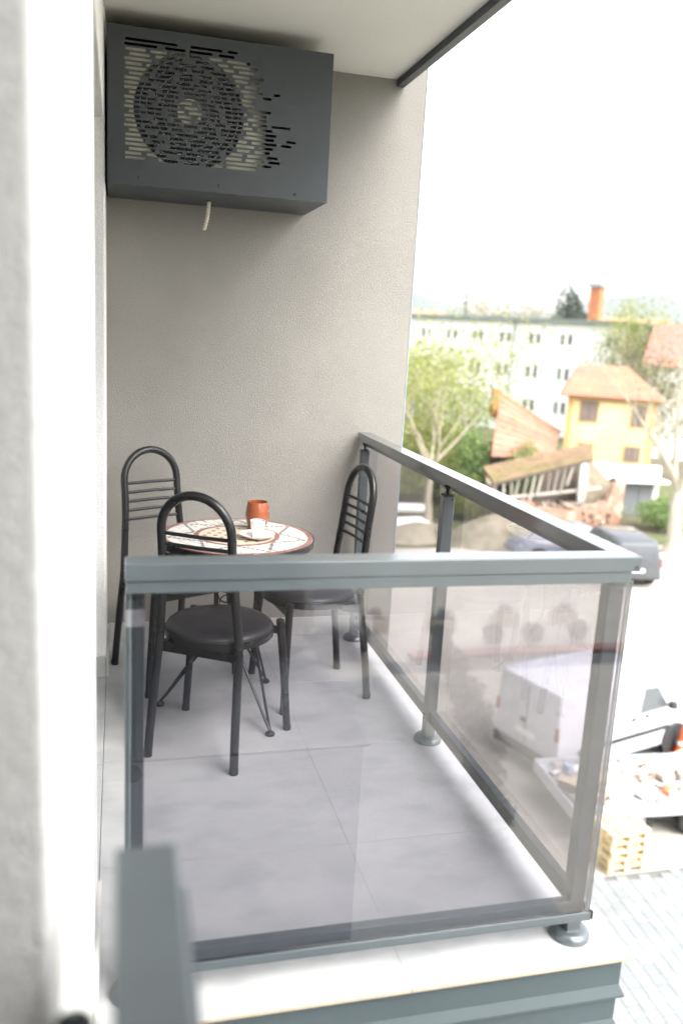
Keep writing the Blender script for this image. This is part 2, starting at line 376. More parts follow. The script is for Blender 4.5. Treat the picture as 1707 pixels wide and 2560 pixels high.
# ------------------------------------------------------------------ glass railing
def railing():
    r = thing('balcony_railing', 'dark grey metal balcony railing with smoked glass panes round the tiled floor', 'railing')
    w, h, ZR, xl, LR = .0608, .0376, 1.05, -1.1844, 2.325
    MB().prism([(xl,0),(-.0003,0),(-w-.0003,w),(xl,w)], ZR-h, ZR).build('handrail', 'anthracite', r, bevel=.0022)
    hr = MB().prism([(0,.0003),(0,LR),(-w,LR),(-w,w+.0003)], ZR-h, ZR).build('handrail', 'anthracite', r, bevel=.0022)
    sc = MB().lathe([(.0002,-.0005),(.0052,-.0005),(.0052,.0006),(.0035,.0002),(.0001,-.0003)], n=14, mtx=Matrix.Rotation(R(90), 3, 'X'))
    sm = sc.mesh('rail_screw', 'black_dull')
    link('rail_screw', sm, r, loc=(-.0135, 0, ZR-h+.0095))
    # glazing channels under the rail
    MB().box(xl+.002, .0045, .9855, -.0225, .0262, 1.0100).build('glazing_channel', 'anthracite', r, bevel=.0012)
    MB().box(-.0262, .03, .9855, -.0045, LR-.01, 1.0100).build('glazing_channel', 'anthracite', r, bevel=.0012)
    # panes: front, side near, side far
    def pane(x0, y0, x1, y1):
        g = MB().box(x0, y0, .078, x1, y1, .987).build('glass_pane', 'glass', r)
        if x1-x0 > y1-y0: MB().box(x1+.0002, y0, .078, x1+.0010, y1, .987).build('polished_edge', 'glass_edge', g); MB().box(x0-.0010, y0, .078, x0-.0002, y1, .987).build('polished_edge', 'glass_edge', g)
        else: MB().box(x0, y1+.0002, .078, x1, y1+.0010, .987).build('polished_edge', 'glass_edge', g); MB().box(x0, y0-.0010, .078, x1, y0-.0002, .987).build('polished_edge', 'glass_edge', g)
        return g
    pane(xl+.012, .0120, -.0112, .0200); pane(-.0192, .0225, -.0112, 1.1480); pane(-.0192, 1.1530, -.0112, LR-.02)
    # bottom rails with a front lip
    MB().box(xl+.004, .0215, .076, -.0605, .048, .119).build('bottom_rail', 'anthracite', r, bevel=.0015)
    MB().box(xl+.004, .0055, .0745, -.0100, .0112, .0925).build('glazing_lip', 'anthracite', r, bevel=.001)
    MB().box(xl+.004, .0055, .070, -.0100, .0275, .0745).build('glazing_lip', 'anthracite', r)
    for y0, y1 in ((.069, 1.130), (1.171, 2.238)):
        MB().box(-.048, y0, .084, -.0208, y1, .128).build('bottom_rail', 'anthracite', r, bevel=.0015)
    MB().box(-.0105, .03, .0745, -.0045, LR-.02, .0945).build('glazing_lip', 'anthracite', r, bevel=.001)
    MB().box(-.0100, .004, .0730, -.0040, .0135, .0960).build('corner_clip', 'black_dull', r, bevel=.001)
    # posts
    base = MB().lathe([(.0205,.001),(.0525,.001),(.0530,.006),(.0515,.014),(.045,.022),(.036,.0255),(.0205,.0262)], n=40)
    bme = base.mesh('base_cover', 'anthracite', True)
    for i, (x, y) in enumerate(((-.040,.048),(-.040,1.1505),(-.040,2.2585),(-1.1635,.048))):
        p = MB().box(x-.02, y-.02, .0012, x+.02, y+.02, .966).build('post', 'anthracite', r, bevel=.002)
        MB().box(x-.0193, y-.0193, .9665, x+.0193, y+.0193, .9715).build('cap', 'anthracite_sheet', p, bevel=.002)
        c = MB(); c.lathe([(.0058,.972),(.0058,.992),(.0095,.992),(.0095,1.0125)], c=(x, y, 0), n=14); c.tube([(x-.0145,y,1.001),(x,y,1.001)], .0035, 8)
        c.build('rail_connector', 'black_dull', p, smooth=True)
        s_ = MB(); s_.lathe([(.0002,0),(.0034,0),(.0034,.0008),(.0002,.0009)], c=(x+.011, y-.0203, .956), n=12, mtx=Matrix.Rotation(R(90), 3, 'X')); s_.build('screw', 'black_dull', p)
        for zz in (.112, .098):
            s2 = MB().lathe([(.0042,0),(.0042,.006),(.002,.0075)], c=(x-.0201, y, zz), n=10, mtx=Matrix.Rotation(R(-90), 3, 'Y')); s2.build('bolt', 'black_dull', p)
        link('base_cover', bme, p, loc=(x, y, 0))
        if i == 3: MB().box(x-.0195, y-.0205, .906, x+.0205, y-.0202, .944).build('sticker', 'sticker', p)
    return r
railing()
def neighbour_railing():
    r = thing('balcony_railing', 'blurred slate handrail of the next balcony in the bottom left foreground', 'railing', (0,0,0))
    MB().box(-1.2005, -2.095, 1.0124, -1.1425, -.972, 1.05).build('handrail', 'anthracite', r, bevel=.003)
    MB().box(-1.158, -2.095, .985, -1.134, -.985, 1.010).build('glazing_channel', 'anthracite', r)
    MB().box(-1.150, -2.09, .08, -1.142, -1.0, .987).build('glass_pane', 'glass', r)
    MB().box(-1.158, -2.095, .07, -1.134, -.985, .0795).build('bottom_rail', 'anthracite', r)
    for y in (-1.02, -2.04):
        p = MB().box(-1.19, y-.02, .001, -1.152, y+.02, 1.0122).build('post', 'anthracite', r, bevel=.002)
        MB().lathe([(.0205,.001),(.0525,.001),(.0530,.006),(.045,.022),(.0205,.0262)], c=(-1.171, y, 0), n=28).build('base_cover', 'anthracite', p, smooth=True)
    br = MB(); br.lathe([(.0001,0),(.017,0),(.017,.006),(.012,.010),(.0001,.016)], c=(-1.232, -1.0755, .955), n=24, mtx=Matrix.Rotation(R(90), 3, 'X'))
    br.tube([(-1.232,-1.085,.955),(-1.225,-1.11,.955),(-1.19,-1.15,.99)], .007, 10)
    br.build('wall_bracket', 'anthracite', r, smooth=True)
neighbour_railing()

# ------------------------------------------------------------------ air conditioner in its perforated cover
def ac():
    x0, x1, z0, z1, yf = -1.240, -.370, 2.0425, 2.6065, 1.907
    c = thing('air_conditioner_cover', 'large dark grey sheet metal cover with slotted front high on the wall', 'cover', (0, 0, 0))
    rnd = random.Random(11)
    t = .0018; p = MB()
    rows = 26; pitch = .0168; sh = .0098; ztop = 2.566
    fcx, fcz, fr = -.930, 2.335, .213
    right_ext = [.56,.60,.62,.65,.67,.68,.66,.72,.76,.72,.66,.68,.72,.70,.72,.82,.77,.79,.84,.82,.77,.72,.80,.77,.73,.69]
    def solid(a, b, za, zb): p.box(a, yf, za, b, yf+t, zb)
    zprev = z1
    for i in range(rows):
        zt = ztop - i*pitch; zb = zt - sh
        solid(x0, x1, zt, zprev); zprev = zb
        # slot list of this row
        slots = []; x = x0+.062+(.018 if i % 4 == 3 else rnd.choice((0, .004)))
        xe = x0 + .87*right_ext[i]*1.0
        while x < xe-.02:
            inside = (x-fcx)**2+(zt-fcz)**2 < (fr+.01)**2
            l = rnd.choice((.06,.075,.10,.12)) if not inside else rnd.choice((.05,.065,.085))
            if i < 1: l *= 1.6
            e = min(x+l*(.75 if x > x0+.58 else 1), xe); slots.append((x, e)); x = e+rnd.choice((.018,.022,.03,.05) if not inside else (.016,.02,.026))
            if x > x0+.60 and rnd.random() < .25: x += .03
        a = x0
        for (s0, s1) in slots: solid(a, s0, zb, zt); a = s1
        solid(a, x1, zb, zt)
    solid(x0, x1, z0, zprev)
    p.build('front_panel', 'anthracite_sheet', c)
    # folded side, bottom and top sheets
    MB().box(x0, yf+t, z0, x0+t, YB-.001, z1).build('side_panel', 'anthracite_sheet', c)
    MB().box(x1-t, yf+t, z0, x1, YB-.001, z1).build('side_panel', 'anthracite_sheet', c)
    MB().box(x0+t, yf+t, z0, x1-t, YB-.001, z0+t).build('bottom_panel', 'anthracite_sheet', c)
    MB().box(x0+t, yf+t, z1-t, x1-t, YB-.001, z1).build('top_panel', 'anthracite_sheet', c)
    sc = MB().lathe([(.0001,.0045),(.003,.004),(.0055,.0015),(.0062,0),(.0002,0)], n=14, mtx=Matrix.Rotation(R(90), 3, 'X')).mesh('screw', 'anthracite_sheet', True)
    for x, z in ((-1.122,2.071),(-.812,2.068),(-.503,2.064)): link('screw', sc, c, loc=(x, yf, z))
    for k, z in enumerate((2.16, 2.30, 2.42, 2.52)): MB().lathe([(.005,0),(.005,.003),(.001,.005)], c=(x1, 2.0+.02*k, z), n=8, mtx=Matrix.Rotation(R(90), 3, 'Y')).build('rivet', 'anthracite_sheet', c)
    # the outdoor unit inside
    u = thing('air_conditioner', 'cream outdoor air conditioning unit with black fan grille inside the slotted cover', 'air conditioner', (0, 0, 0))
    ux0, ux1, uz0, uz1, uy = -1.225, -.700, 2.060, 2.5465, 1.940
    # front sheet with a round opening
    n = 64; ring = [(fcx+fr*math.cos(2*math.pi*k/n), fcz+fr*math.sin(2*math.pi*k/n)) for k in range(n)]
    def edge(a):
        dx, dz = math.cos(a), math.sin(a); tt = 1e9
        for lim, d, o in ((ux1, dx, fcx), (ux0, dx, fcx), (uz1, dz, fcz), (uz0, dz, fcz)):
            if abs(d) > 1e-6:
                q = (lim-o)/d
                if q > 0: tt = min(tt, q)
        return (fcx+dx*tt, fcz+dz*tt)
    outer = [edge(2*math.pi*k/n) for k in range(n)]
    b = MB(); vs = [(x, uy, z) for x, z in ring]+[(x, uy, z) for x, z in outer]+[(x, uy+.05, z) for x, z in ring]
    fs = [(k, (k+1) % n, n+(k+1) % n, n+k) for k in range(n)]+[(k, 2*n+k, 2*n+(k+1) % n, (k+1) % n) for k in range(n)]
    b.add(vs, fs); b.build('front_sheet', 'cream', u)
    bb = MB(); bb.box(ux0, uy+.06, uz0, ux1, 2.26, uz1); bb.build('casing', 'black_dull', u)
    MB().add([(ux1,uy,uz0),(ux1+.03,uy+.012,uz0),(ux1+.06,uy+.035,uz0),(ux1+.085,uy+.075,uz0),(ux1,uy,uz1),(ux1+.03,uy+.012,uz1),(ux1+.06,uy+.035,uz1),(ux1+.085,uy+.075,uz1)], [(0,1,5,4),(1,2,6,5),(2,3,7,6)]).build('falloff_corner', 'cream', u, smooth=True)  # shape added so the cream darkens rightward, standing in for light falloff
    sb = MB()
    sb.box(ux0, uy, uz0, ux0+.002, uy+.059, uz1); sb.box(ux0, uy, uz1-.002, ux1, uy+.059, uz1); sb.box(ux0, uy, uz0, ux1, uy+.059, uz0+.002); sb.build('casing_rim', 'cream', u)
    MB().box(ux0+.01, 1.96, z0+t, ux0+.05, 2.24, uz0).build('foot', 'black_dull', u); MB().box(ux1-.06, 1.96, z0+t, ux1-.02, 2.24, uz0).build('foot', 'black_dull', u)
    gr = MB()
    for k in range(88):
        a = 2*math.pi*k/88
        sw = .35
        pts = []
        for q in range(6):
            rr = .052+(fr-.052)*q/5; aa = a+sw*(1-(q/5))*.6
            pts.append((fcx+rr*math.cos(aa), uy-.004-.008*(1-(q/5)**2), fcz+rr*math.sin(aa)))
        gr.tube(pts, .0019, 4)
    gr.build('grille', mat('grille_plastic', (.11, .115, .12), .5, .1, 10), u)
    for rr in (.075, .105, .135, .165, .19):
        MB().tube([(fcx+rr*math.cos(2*math.pi*k/48), uy-.013, fcz+rr*math.sin(2*math.pi*k/48)) for k in range(48)], .0011, 5, closed=True).build('grille_ring', 'wire', u)
    MB().lathe([(.0001,.004),(.046,.004),(.05,0),(.0001,-.001)], c=(fcx, uy-.010, fcz), n=36, mtx=Matrix.Rotation(R(90), 3, 'X')).build('hub_cap', 'cream', u, smooth=True)
    h = thing('drain_hose', 'short beige corrugated drain hose hanging under the slotted cover', 'hose', (-.827, 2.15, 2.0425))
    hm = MB(); path = []; rs = []
    for k in range(41):
        q = k/40; path.append((-.019*q*q, 0, -.122*q+.0)); rs.append(.0092 if k % 4 < 2 else .0070)
    hm.tube(path, rs, 12); hm.build('hose_body', 'hose', h, smooth=False)
    MB().lathe([(.0105,-.006),(.0105,0),(.004,0)], n=14).build('collar', 'anthracite_sheet', h)
ac()

# ------------------------------------------------------------------ chairs
def make_chair():
    c = thing('chair', '', 'chair', group='black metal chairs round the mosaic table')
    bw, fw, zs, Ht = .168, .218, .435, .972
    # back frame: two legs and the arch in one bent tube, legs as own pieces below the seat
    def yb(z):   # rear tube line: foot set back, forward at the seat, leaning back above
        if z < .44: return -.222+.052*(z/.44)**1.2
        q = (z-.44)/(Ht-.44); return -.170-.056*q**1.25
    def xb(z): return bw-.016*min(1, z/.44)-.022*max(0, min(1, (z-.44)/.3))
    for s in (-1, 1):
        MB().tube([(s*xb(z), yb(z), z) for z in (.0045,.1,.2,.3,.4,.455)], .0158, 14).build('leg', 'black_metal', c, smooth=True)
        lg = MB().tube([(s*fw, .172, .0045), (s*(fw-.02), .162, .25), (s*(fw-.038), .150, zs+.012)], [.0148,.0152,.0156], 14).build('leg', 'black_metal', c, smooth=True)
        MB().lathe([(.0155,0),(.0150,.004),(.009,.0075),(.0002,.0085)], c=(s*(fw-.038), .150, zs+.0125), n=14).build('cap', 'black_metal', lg, smooth=True)
        MB().lathe([(.0165,.0),(.0168,.012),(.0160,.020)], c=(s*bw, -.222, .0006), n=12).build('rubber_foot', 'black_dull', c)
        MB().lathe([(.0158,.0),(.0160,.012),(.0155,.020)], c=(s*fw, .172, .0006), n=12).build('rubber_foot', 'black_dull', c)
    za = Ht-.130
    path = [(-xb(z), yb(z), z) for z in (.4555,.53,.62,.70,.77)]
    for k in range(0, 17):
        a = math.pi-math.pi*k/16; path.append((.130*math.cos(a), yb(za+.130*math.sin(a)), za+.130*math.sin(a)))
    path += [(xb(z), yb(z), z) for z in (.77,.70,.62,.53,.4555)]
    MB().tube(path, .0158, 14).build('back_frame', 'black_metal', c, smooth=True)
    for k in range(5):
        z = .830-.039*k
        MB().tube([(-xb(z)+.012, yb(z), z), (0, yb(z)-.007, z), (xb(z)-.012, yb(z), z)], .0068, 10).build('back_bar', 'black_metal', c, smooth=True)
    # round seat: ring frame and cushion
    n = 44
    MB().lathe([(.198,zs-.012),(.200,zs+.010),(.2005,zs+.014),(.190,zs+.014),(.188,zs-.012)], n=n, closed=True).build('seat_frame', 'black_metal', c, smooth=True)
    MB().lathe([(.187,zs-.004),(.196,zs+.0145),(.194,zs+.024),(.183,zs+.034),(.15,zs+.041),(.09,zs+.044),(.0003,zs+.045)], n=n).build('cushion', 'vinyl', c, smooth=True)
    MB().tube([(.1965*math.cos(2*math.pi*k/n), .1965*math.sin(2*math.pi*k/n), zs+.0165) for k in range(n)], .0022, 6, closed=True).build('piping', 'vinyl', c, smooth=True)
    # bracket plates carrying the seat between the rear tubes and front legs
    pl = MB(); pl.prism([(-.168,-.168),(.168,-.168),(.12,-.10),(-.12,-.10)], zs-.05, zs-.0125)
    pl.build('seat_bracket', 'black_metal', c)
    fb = MB(); fb.prism([(-.178,.145),(.178,.145),(.178,.158),(-.178,.158)], zs-.040, zs-.0125); fb.build('front_stretcher', 'black_metal', c)
    return c
ch = make_chair()
def place_chair(o, x, y, dx, dy, label):
    o.location = (x, y, 0); o.rotation_euler = (0, 0, math.atan2(dy, dx)-math.pi/2); o['label'] = label
ch2 = copy_tree(ch); ch3 = copy_tree(ch)
place_chair(ch, -.837, 1.283, .518, .855, 'black metal chair nearest the camera with its round vinyl seat under the table edge')
place_chair(ch2, -.962, 1.935, .46, -.89, 'black metal chair in the rear corner against the grey wall')
place_chair(ch3, -.414, 1.690, -.99, -.15, 'black metal chair beside the glass side railing, seen edge on')

# ------------------------------------------------------------------ mosaic bistro table
TX, TY, TZ = -.748, 1.545, .7255
def table():
    t = thing('bistro_table', 'small round bistro table with red and white mosaic top', 'table', (TX, TY, 0))
    Rt = .302
    MB().lathe([(.0003,TZ-.022),(Rt-.006,TZ-.022),(Rt-.004,TZ-.0035),(.0003,TZ-.0035)], n=72).build('table_board', 'm_grout', t)
    MB().lathe([(Rt-.0055,TZ-.030),(Rt,TZ-.030),(Rt+.0015,TZ-.004),(Rt-.001,TZ-.0012),(Rt-.0035,TZ-.003)], n=72, closed=True).build('rim', 'black_metal', t, smooth=True)
    rnd = random.Random(5)
    zt0, zt1 = TZ-.0034, TZ
    def piece(poly, m, name='mosaic_tile', lift=0.):
        o = MB().prism(poly, zt0, zt1+lift).build(name, m, t)
    def sector(r0, r1, a0, a1, m, jit=0., lift=0):
        j = lambda: rnd.uniform(-jit, jit)
        n_ = 2
        pts = [((r0+j())*math.cos(a0), (r0+j())*math.sin(a0)), ((r1+j())*math.cos(a0), (r1+j())*math.sin(a0))]
        pts += [((r1+j()*.3)*math.cos((a0+a1)/2), (r1+j()*.3)*math.sin((a0+a1)/2))]
        pts += [((r1+j())*math.cos(a1), (r1+j())*math.sin(a1)), ((r0+j())*math.cos(a1), (r0+j())*math.sin(a1))]
        piece(pts, m, lift=lift)
    def ring(r0, r1, n, m, gap=.0022):
        for k in range(n):
            a0 = 2*math.pi*k/n; a1 = 2*math.pi*(k+1)/n; ga = gap/((r0+r1)/2)/2
            sector(r0, r1, a0+ga, a1-ga, m)
    ring(.279, .2965, 54, 'm_red'); ring(.150, .166, 32, 'm_red')
    # cream centre with small dark squares
    MB().lathe([(.0003,zt0),(.1475,zt0),(.1475,zt1-.0002),(.0003,zt1-.0002)], n=64).build('centre_disc', 'm_cream', t)
    for ix in range(-3, 4):
        for iy in range(-3, 4):
            x, y = ix*.042+(.021 if iy % 2 else 0), iy*.036
            if math.hypot(x, y) < .13:
                q = .0105; a = R(28)
                poly = [(x+q*math.cos(a+k*math.pi/2), y+q*math.sin(a+k*math.pi/2)) for k in range(4)]
                MB().prism(poly, zt1-.0004, zt1+.0004).build('mosaic_tile', 'm_grey', t)
    # white shards between the rings
    for (r0, r1, n) in ((.1685,.2035,26),(.2055,.2405,32),(.2425,.2770,38)):
        for k in range(n):
            a0 = 2*math.pi*(k+rnd.uniform(-.08,.08))/n; a1 = 2*math.pi*(k+1+rnd.uniform(-.08,.08))/n; ga = .0012/r0
            sector(r0+.0008, r1-.0008, a0+ga, a1-ga, 'm_white', .0026)
    # dark dashes weaving in zigzags
    nz = 7
    for z_ in range(nz):
        for s in (-1, 1):
            A = (.172, 2*math.pi*z_/nz+.1); B = (.272, 2*math.pi*(z_+.5*s)/nz+.1)
            P = Vector((A[0]*math.cos(A[1]), A[0]*math.sin(A[1]))); Q = Vector((B[0]*math.cos(B[1]), B[0]*math.sin(B[1])))
            d = (Q-P); L_ = d.length; d.normalize(); nrm = Vector((-d.y, d.x)); m_ = int(L_/.018)
            for k in range(m_):
                c = P+d*(L_*(k+.5)/m_); hl, hw = .0072, .0058
                poly = [tuple(c+d*a+nrm*b) for a, b in ((-hl,-hw),(hl,-hw),(hl,hw),(-hl,hw))]
                MB().prism(poly, zt1-.0003, zt1+.0005).build('mosaic_tile', 'm_grey', t)
    # wrought legs: three feet, two rods each, scroll work between
    for a in (R(-67), R(52.5), R(169.5)):
        f = Vector((.290*math.cos(a), .290*math.sin(a), .012))
        lg = MB()
        for s in (-1, 1):
            b = a+s*R(34); k = Vector((.085*math.cos(b), .085*math.sin(b), .335)); up = Vector((.10*math.cos(b), .10*math.sin(b), TZ-.024))
            pts = [f+Vector((0,0,.006))]
            for q in range(1, 9): pts.append(f.lerp(k, q/8*.92))
            m1 = f.lerp(k, .92); m2 = k.lerp(up, .12); pts.append((m1+m2)/2*.5+k*.5)
            for q in range(0, 9): pts.append(m2.lerp(up, q/8))
            lg.tube(pts, .0056, 8)
        l = lg.build('leg', 'black_metal', t, smooth=True)
        MB().lathe([(.0125,.0006),(.0185,.0006),(.019,.008),(.014,.013),(.007,.016)], c=(f.x, f.y, 0), n=18).build('foot', 'black_dull', l, smooth=True)
        for (rz, rr) in ((.50,.030),(.575,.024),(.635,.020),(.43,.026)):
            b = a+R(60); cx, cy_ = .088*math.cos(b)*.55, .088*math.sin(b)*.55
            tx, ty = -math.sin(b), math.cos(b)
            MB().tube([(cx*1.6+tx*rr*math.cos(2*math.pi*k/20), cy_*1.6+ty*rr*math.cos(2*math.pi*k/20), rz+rr*math.sin(2*math.pi*k/20)) for k in range(20)], .0032, 6, closed=True).build('scroll', 'black_metal', t, smooth=True)
    for z, r_ in ((.36,.086),(.66,.097)):
        MB().tube([(r_*math.cos(2*math.pi*k/30), r_*math.sin(2*math.pi*k/30), z) for k in range(30)], .0042, 6, closed=True).build('brace_ring', 'black_metal', t, smooth=True)
table()

# ------------------------------------------------------------------ things on the table
def tableware():
    s = tag(MB().lathe([(.0003,.0052),(.022,.0048),(.034,.0060),(.055,.0115),(.0680,.0190),(.0692,.0185),(.056,.0085),(.038,.0010),(.022,.0004),(.0003,.0010)], n=48).build('saucer', 'china', smooth=True, loc=(-.676, 1.492, TZ+.0009)), 'white china saucer under the espresso cup on the mosaic table', 'saucer')
    c = thing('coffee_cup', 'white espresso cup with a green mark standing on its saucer', 'cup', (-.676, 1.492, TZ+.0064))
    MB().lathe([(.0003,.0),(.0175,.0),(.0195,.003),(.0235,.020),(.0272,.045),(.0292,.0635),(.0283,.0648),(.0270,.0635),(.0248,.044),(.0210,.018),(.0165,.005),(.0003,.004)], n=44).build('cup_body', 'china', c, smooth=True)
    MB().lathe([(.0003,.049),(.0245,.049),(.0245,.0492),(.0003,.0494)], n=30).build('coffee', mat('coffee', (.03, .012, .005), .1, .1, 10), c)
    # handle on the far side
    a = R(60); hp = []
    for k in range(11):
        q = -math.pi/2+math.pi*k/10; rr = .0245+.015*math.cos(q); hp.append((rr*math.cos(a), rr*math.sin(a), .035+.017*math.sin(q)))
    MB().tube(hp, .0032, 8).build('handle', 'china', c, smooth=True)
    # green looped mark, wrapped on the cup wall
    def on(u, z): r_ = .0178+.0114*min(1, z/.0635)+.0010; return (r_*math.cos(u), r_*math.sin(u), z)
    g_ = MB(); u0 = R(232); w = .0034
    pts = [(0,.004),(.0,.014),(.0,.024),(.002,.032),(.006,.036),(.010,.034),(.0115,.028),(.010,.021),(.006,.017),(.003,.016)]
    vs = []; fs = []
    for i, (q, z) in enumerate(pts):
        j0 = pts[max(0, i-1)]; j1 = pts[min(len(pts)-1, i+1)]; d = Vector((j1[0]-j0[0], j1[1]-j0[1])).normalized(); nn = Vector((-d.y, d.x))*w/2*(1.2-.05*i)
        for sg in (-1, 1): vs.append(on(u0+(q+sg*nn.x)/.024, z+sg*nn.y))
    for i in range(len(pts)-1): fs.append((2*i, 2*i+1, 2*i+3, 2*i+2))
    g_.add(vs, fs); g_.build('printed_mark', 'green_print', c)
    sp = thing('coffee_spoon', 'small steel spoon leaning in the espresso cup', 'spoon', (-.676, 1.492, TZ+.0064))
    MB().tube([(.004,.004,.012),(.018,.010,.050),(.030,.015,.078),(.046,.020,.104)], [.0014,.0012,.0013,.0026], 8, flat=.5).build('handle', 'steel', sp, smooth=True)
    MB().lathe([(.0003,-.003),(.004,-.002),(.0065,.0),(.004,.0006),(.0003,.0)], c=(.003,.003,.010), n=14).build('bowl', 'steel', sp, smooth=True)
    tag(MB().lathe([(.0003,.0),(.028,.0),(.031,.004),(.0415,.026),(.0480,.050),(.0487,.062),(.0450,.090),(.0398,.1135),(.0388,.1140),(.0382,.1125),(.0432,.090),(.0468,.062),(.046,.050),(.0395,.028),(.028,.010),(.0003,.0085)], n=48).build('drinking_glass', 'orange_glass', smooth=True, loc=(-.655, 1.640, TZ+.0009)),
        'rounded orange drinking glass behind the espresso cup', 'glass')
tableware()

# ------------------------------------------------------------------ vehicles
M['van_white'] = mat('van_white', (.56, .57, .59), .3, .04, 1.5, coat=.4)
M['car_dark'] = mat('car_dark', (.075, .08, .088), .3, .08, 1.5, coat=.5)
M['car_silver'] = mat('car_silver', (.17, .185, .22), .3, .05, 1.5, coat=.4)
M['tyre'] = mat('tyre', (.02, .02, .02), .85, .2, 8)
M['rim'] = mat('wheel_rim', (.42, .42, .40), .4, .1, 8, metal=.4)
M['trim'] = mat('black_trim', (.03, .03, .032), .6, .1, 8)
M['red_lamp'] = mat('red_lamp', (.26, .03, .025), .2, .05, 8)
M['lamp'] = mat('clear_lamp', (.55, .55, .55), .15, .05, 8)
M['plate'] = mat('number_plate', (.75, .75, .74), .4, .03, 8)

def rrect(y, z0, z1, w0, w1, cr=.12):
    """cross-section loop in the YZ plane at station x: rounded, narrower on top"""
    pts = []
    def q(cx, cz, a0, a1, r):
        for k in range(4):
            a = R(a0+(a1-a0)*k/3); pts.append((cx+r*math.cos(a), cz+r*math.sin(a)))
    q(w1-cr, z1-cr, 0, 90, cr); q(-w1+cr, z1-cr, 90, 180, cr); q(-w0+.05, z0+.05, 180, 270, .05); q(w0-.05, z0+.05, 270, 360, .05)
    return [(y, a, b) for a, b in pts]

def vehicle(name, label, cat, loc, rz, st, L, Wd, paint, wb, wr, windows, lamps, group=None):
    """st: stations (x, z_bottom, z_top, half width low, half width top, corner radius) from rear to front; x forward"""
    c = thing(name, label, cat, loc, rz, group)
    body = MB().loft([rrect(x, a, b, w0, w1, cr) for (x, a, b, w0, w1, cr) in st]).build('body', paint, c, smooth=True, bevel=.02)
    for x in wb:
        for s in (-1, 1):
            w = thing_part('wheel', c, (x, s*(Wd/2-.10), wr))
            rot = Matrix.Rotation(R(90), 3, 'X')
            MB().lathe([(wr*.62,-.09),(wr*.9,-.095),(wr,-.07),(wr,.07),(wr*.9,.095),(wr*.62,.09)], n=28, mtx=rot, closed=True).build('tyre', 'tyre', w, smooth=True)
            MB().lathe([(.0005,-.07),(wr*.2,-.075),(wr*.62,-.06),(wr*.62,.06),(wr*.2,.075),(.0005,.07)], n=24, mtx=rot).build('rim', 'rim', w, smooth=True)
            ar = MB().tube([(x+(wr+.06)*math.cos(R(a)), s*(Wd/2+.003), wr+(wr+.06)*math.sin(R(a))) for a in range(-10, 191, 10)], .035, 6); ar.build('wheel_arch', 'trim', c, smooth=True)
            MB().lathe([(.0005,0),(wr+.05,0),(wr+.05,.006),(.0005,.006)], c=(x, s*(Wd/2-.001)-(.006 if s < 0 else 0)*0, wr), n=24, mtx=Matrix.Rotation(R(90 if s < 0 else -90), 3, 'X')).build('wheel_well', 'trim', c)
    for nm, m, quad in windows: panel(c, nm, m, quad)
    for nm, m, quad in lamps: panel(c, nm, m, quad, .03)
    return c
def thing_part(name, parent, loc):
    o = bpy.data.objects.new(name, None); S.collection.objects.link(o); o.parent = parent; o.location = loc; return o
def panel(parent, name, m, quad, th=.012):
    q = [Vector(p) for p in quad]; n = (q[1]-q[0]).cross(q[3]-q[0]).normalized()
    vs = [p-n*th*.5 for p in q]+[p+n*th*.5 for p in q]; k = len(q)
    MB().add(vs, [tuple(range(k-1,-1,-1)), tuple(range(k, 2*k))]+[(i, (i+1) % k, k+(i+1) % k, k+i) for i in range(k)]).build(name, m, parent, bevel=.006)

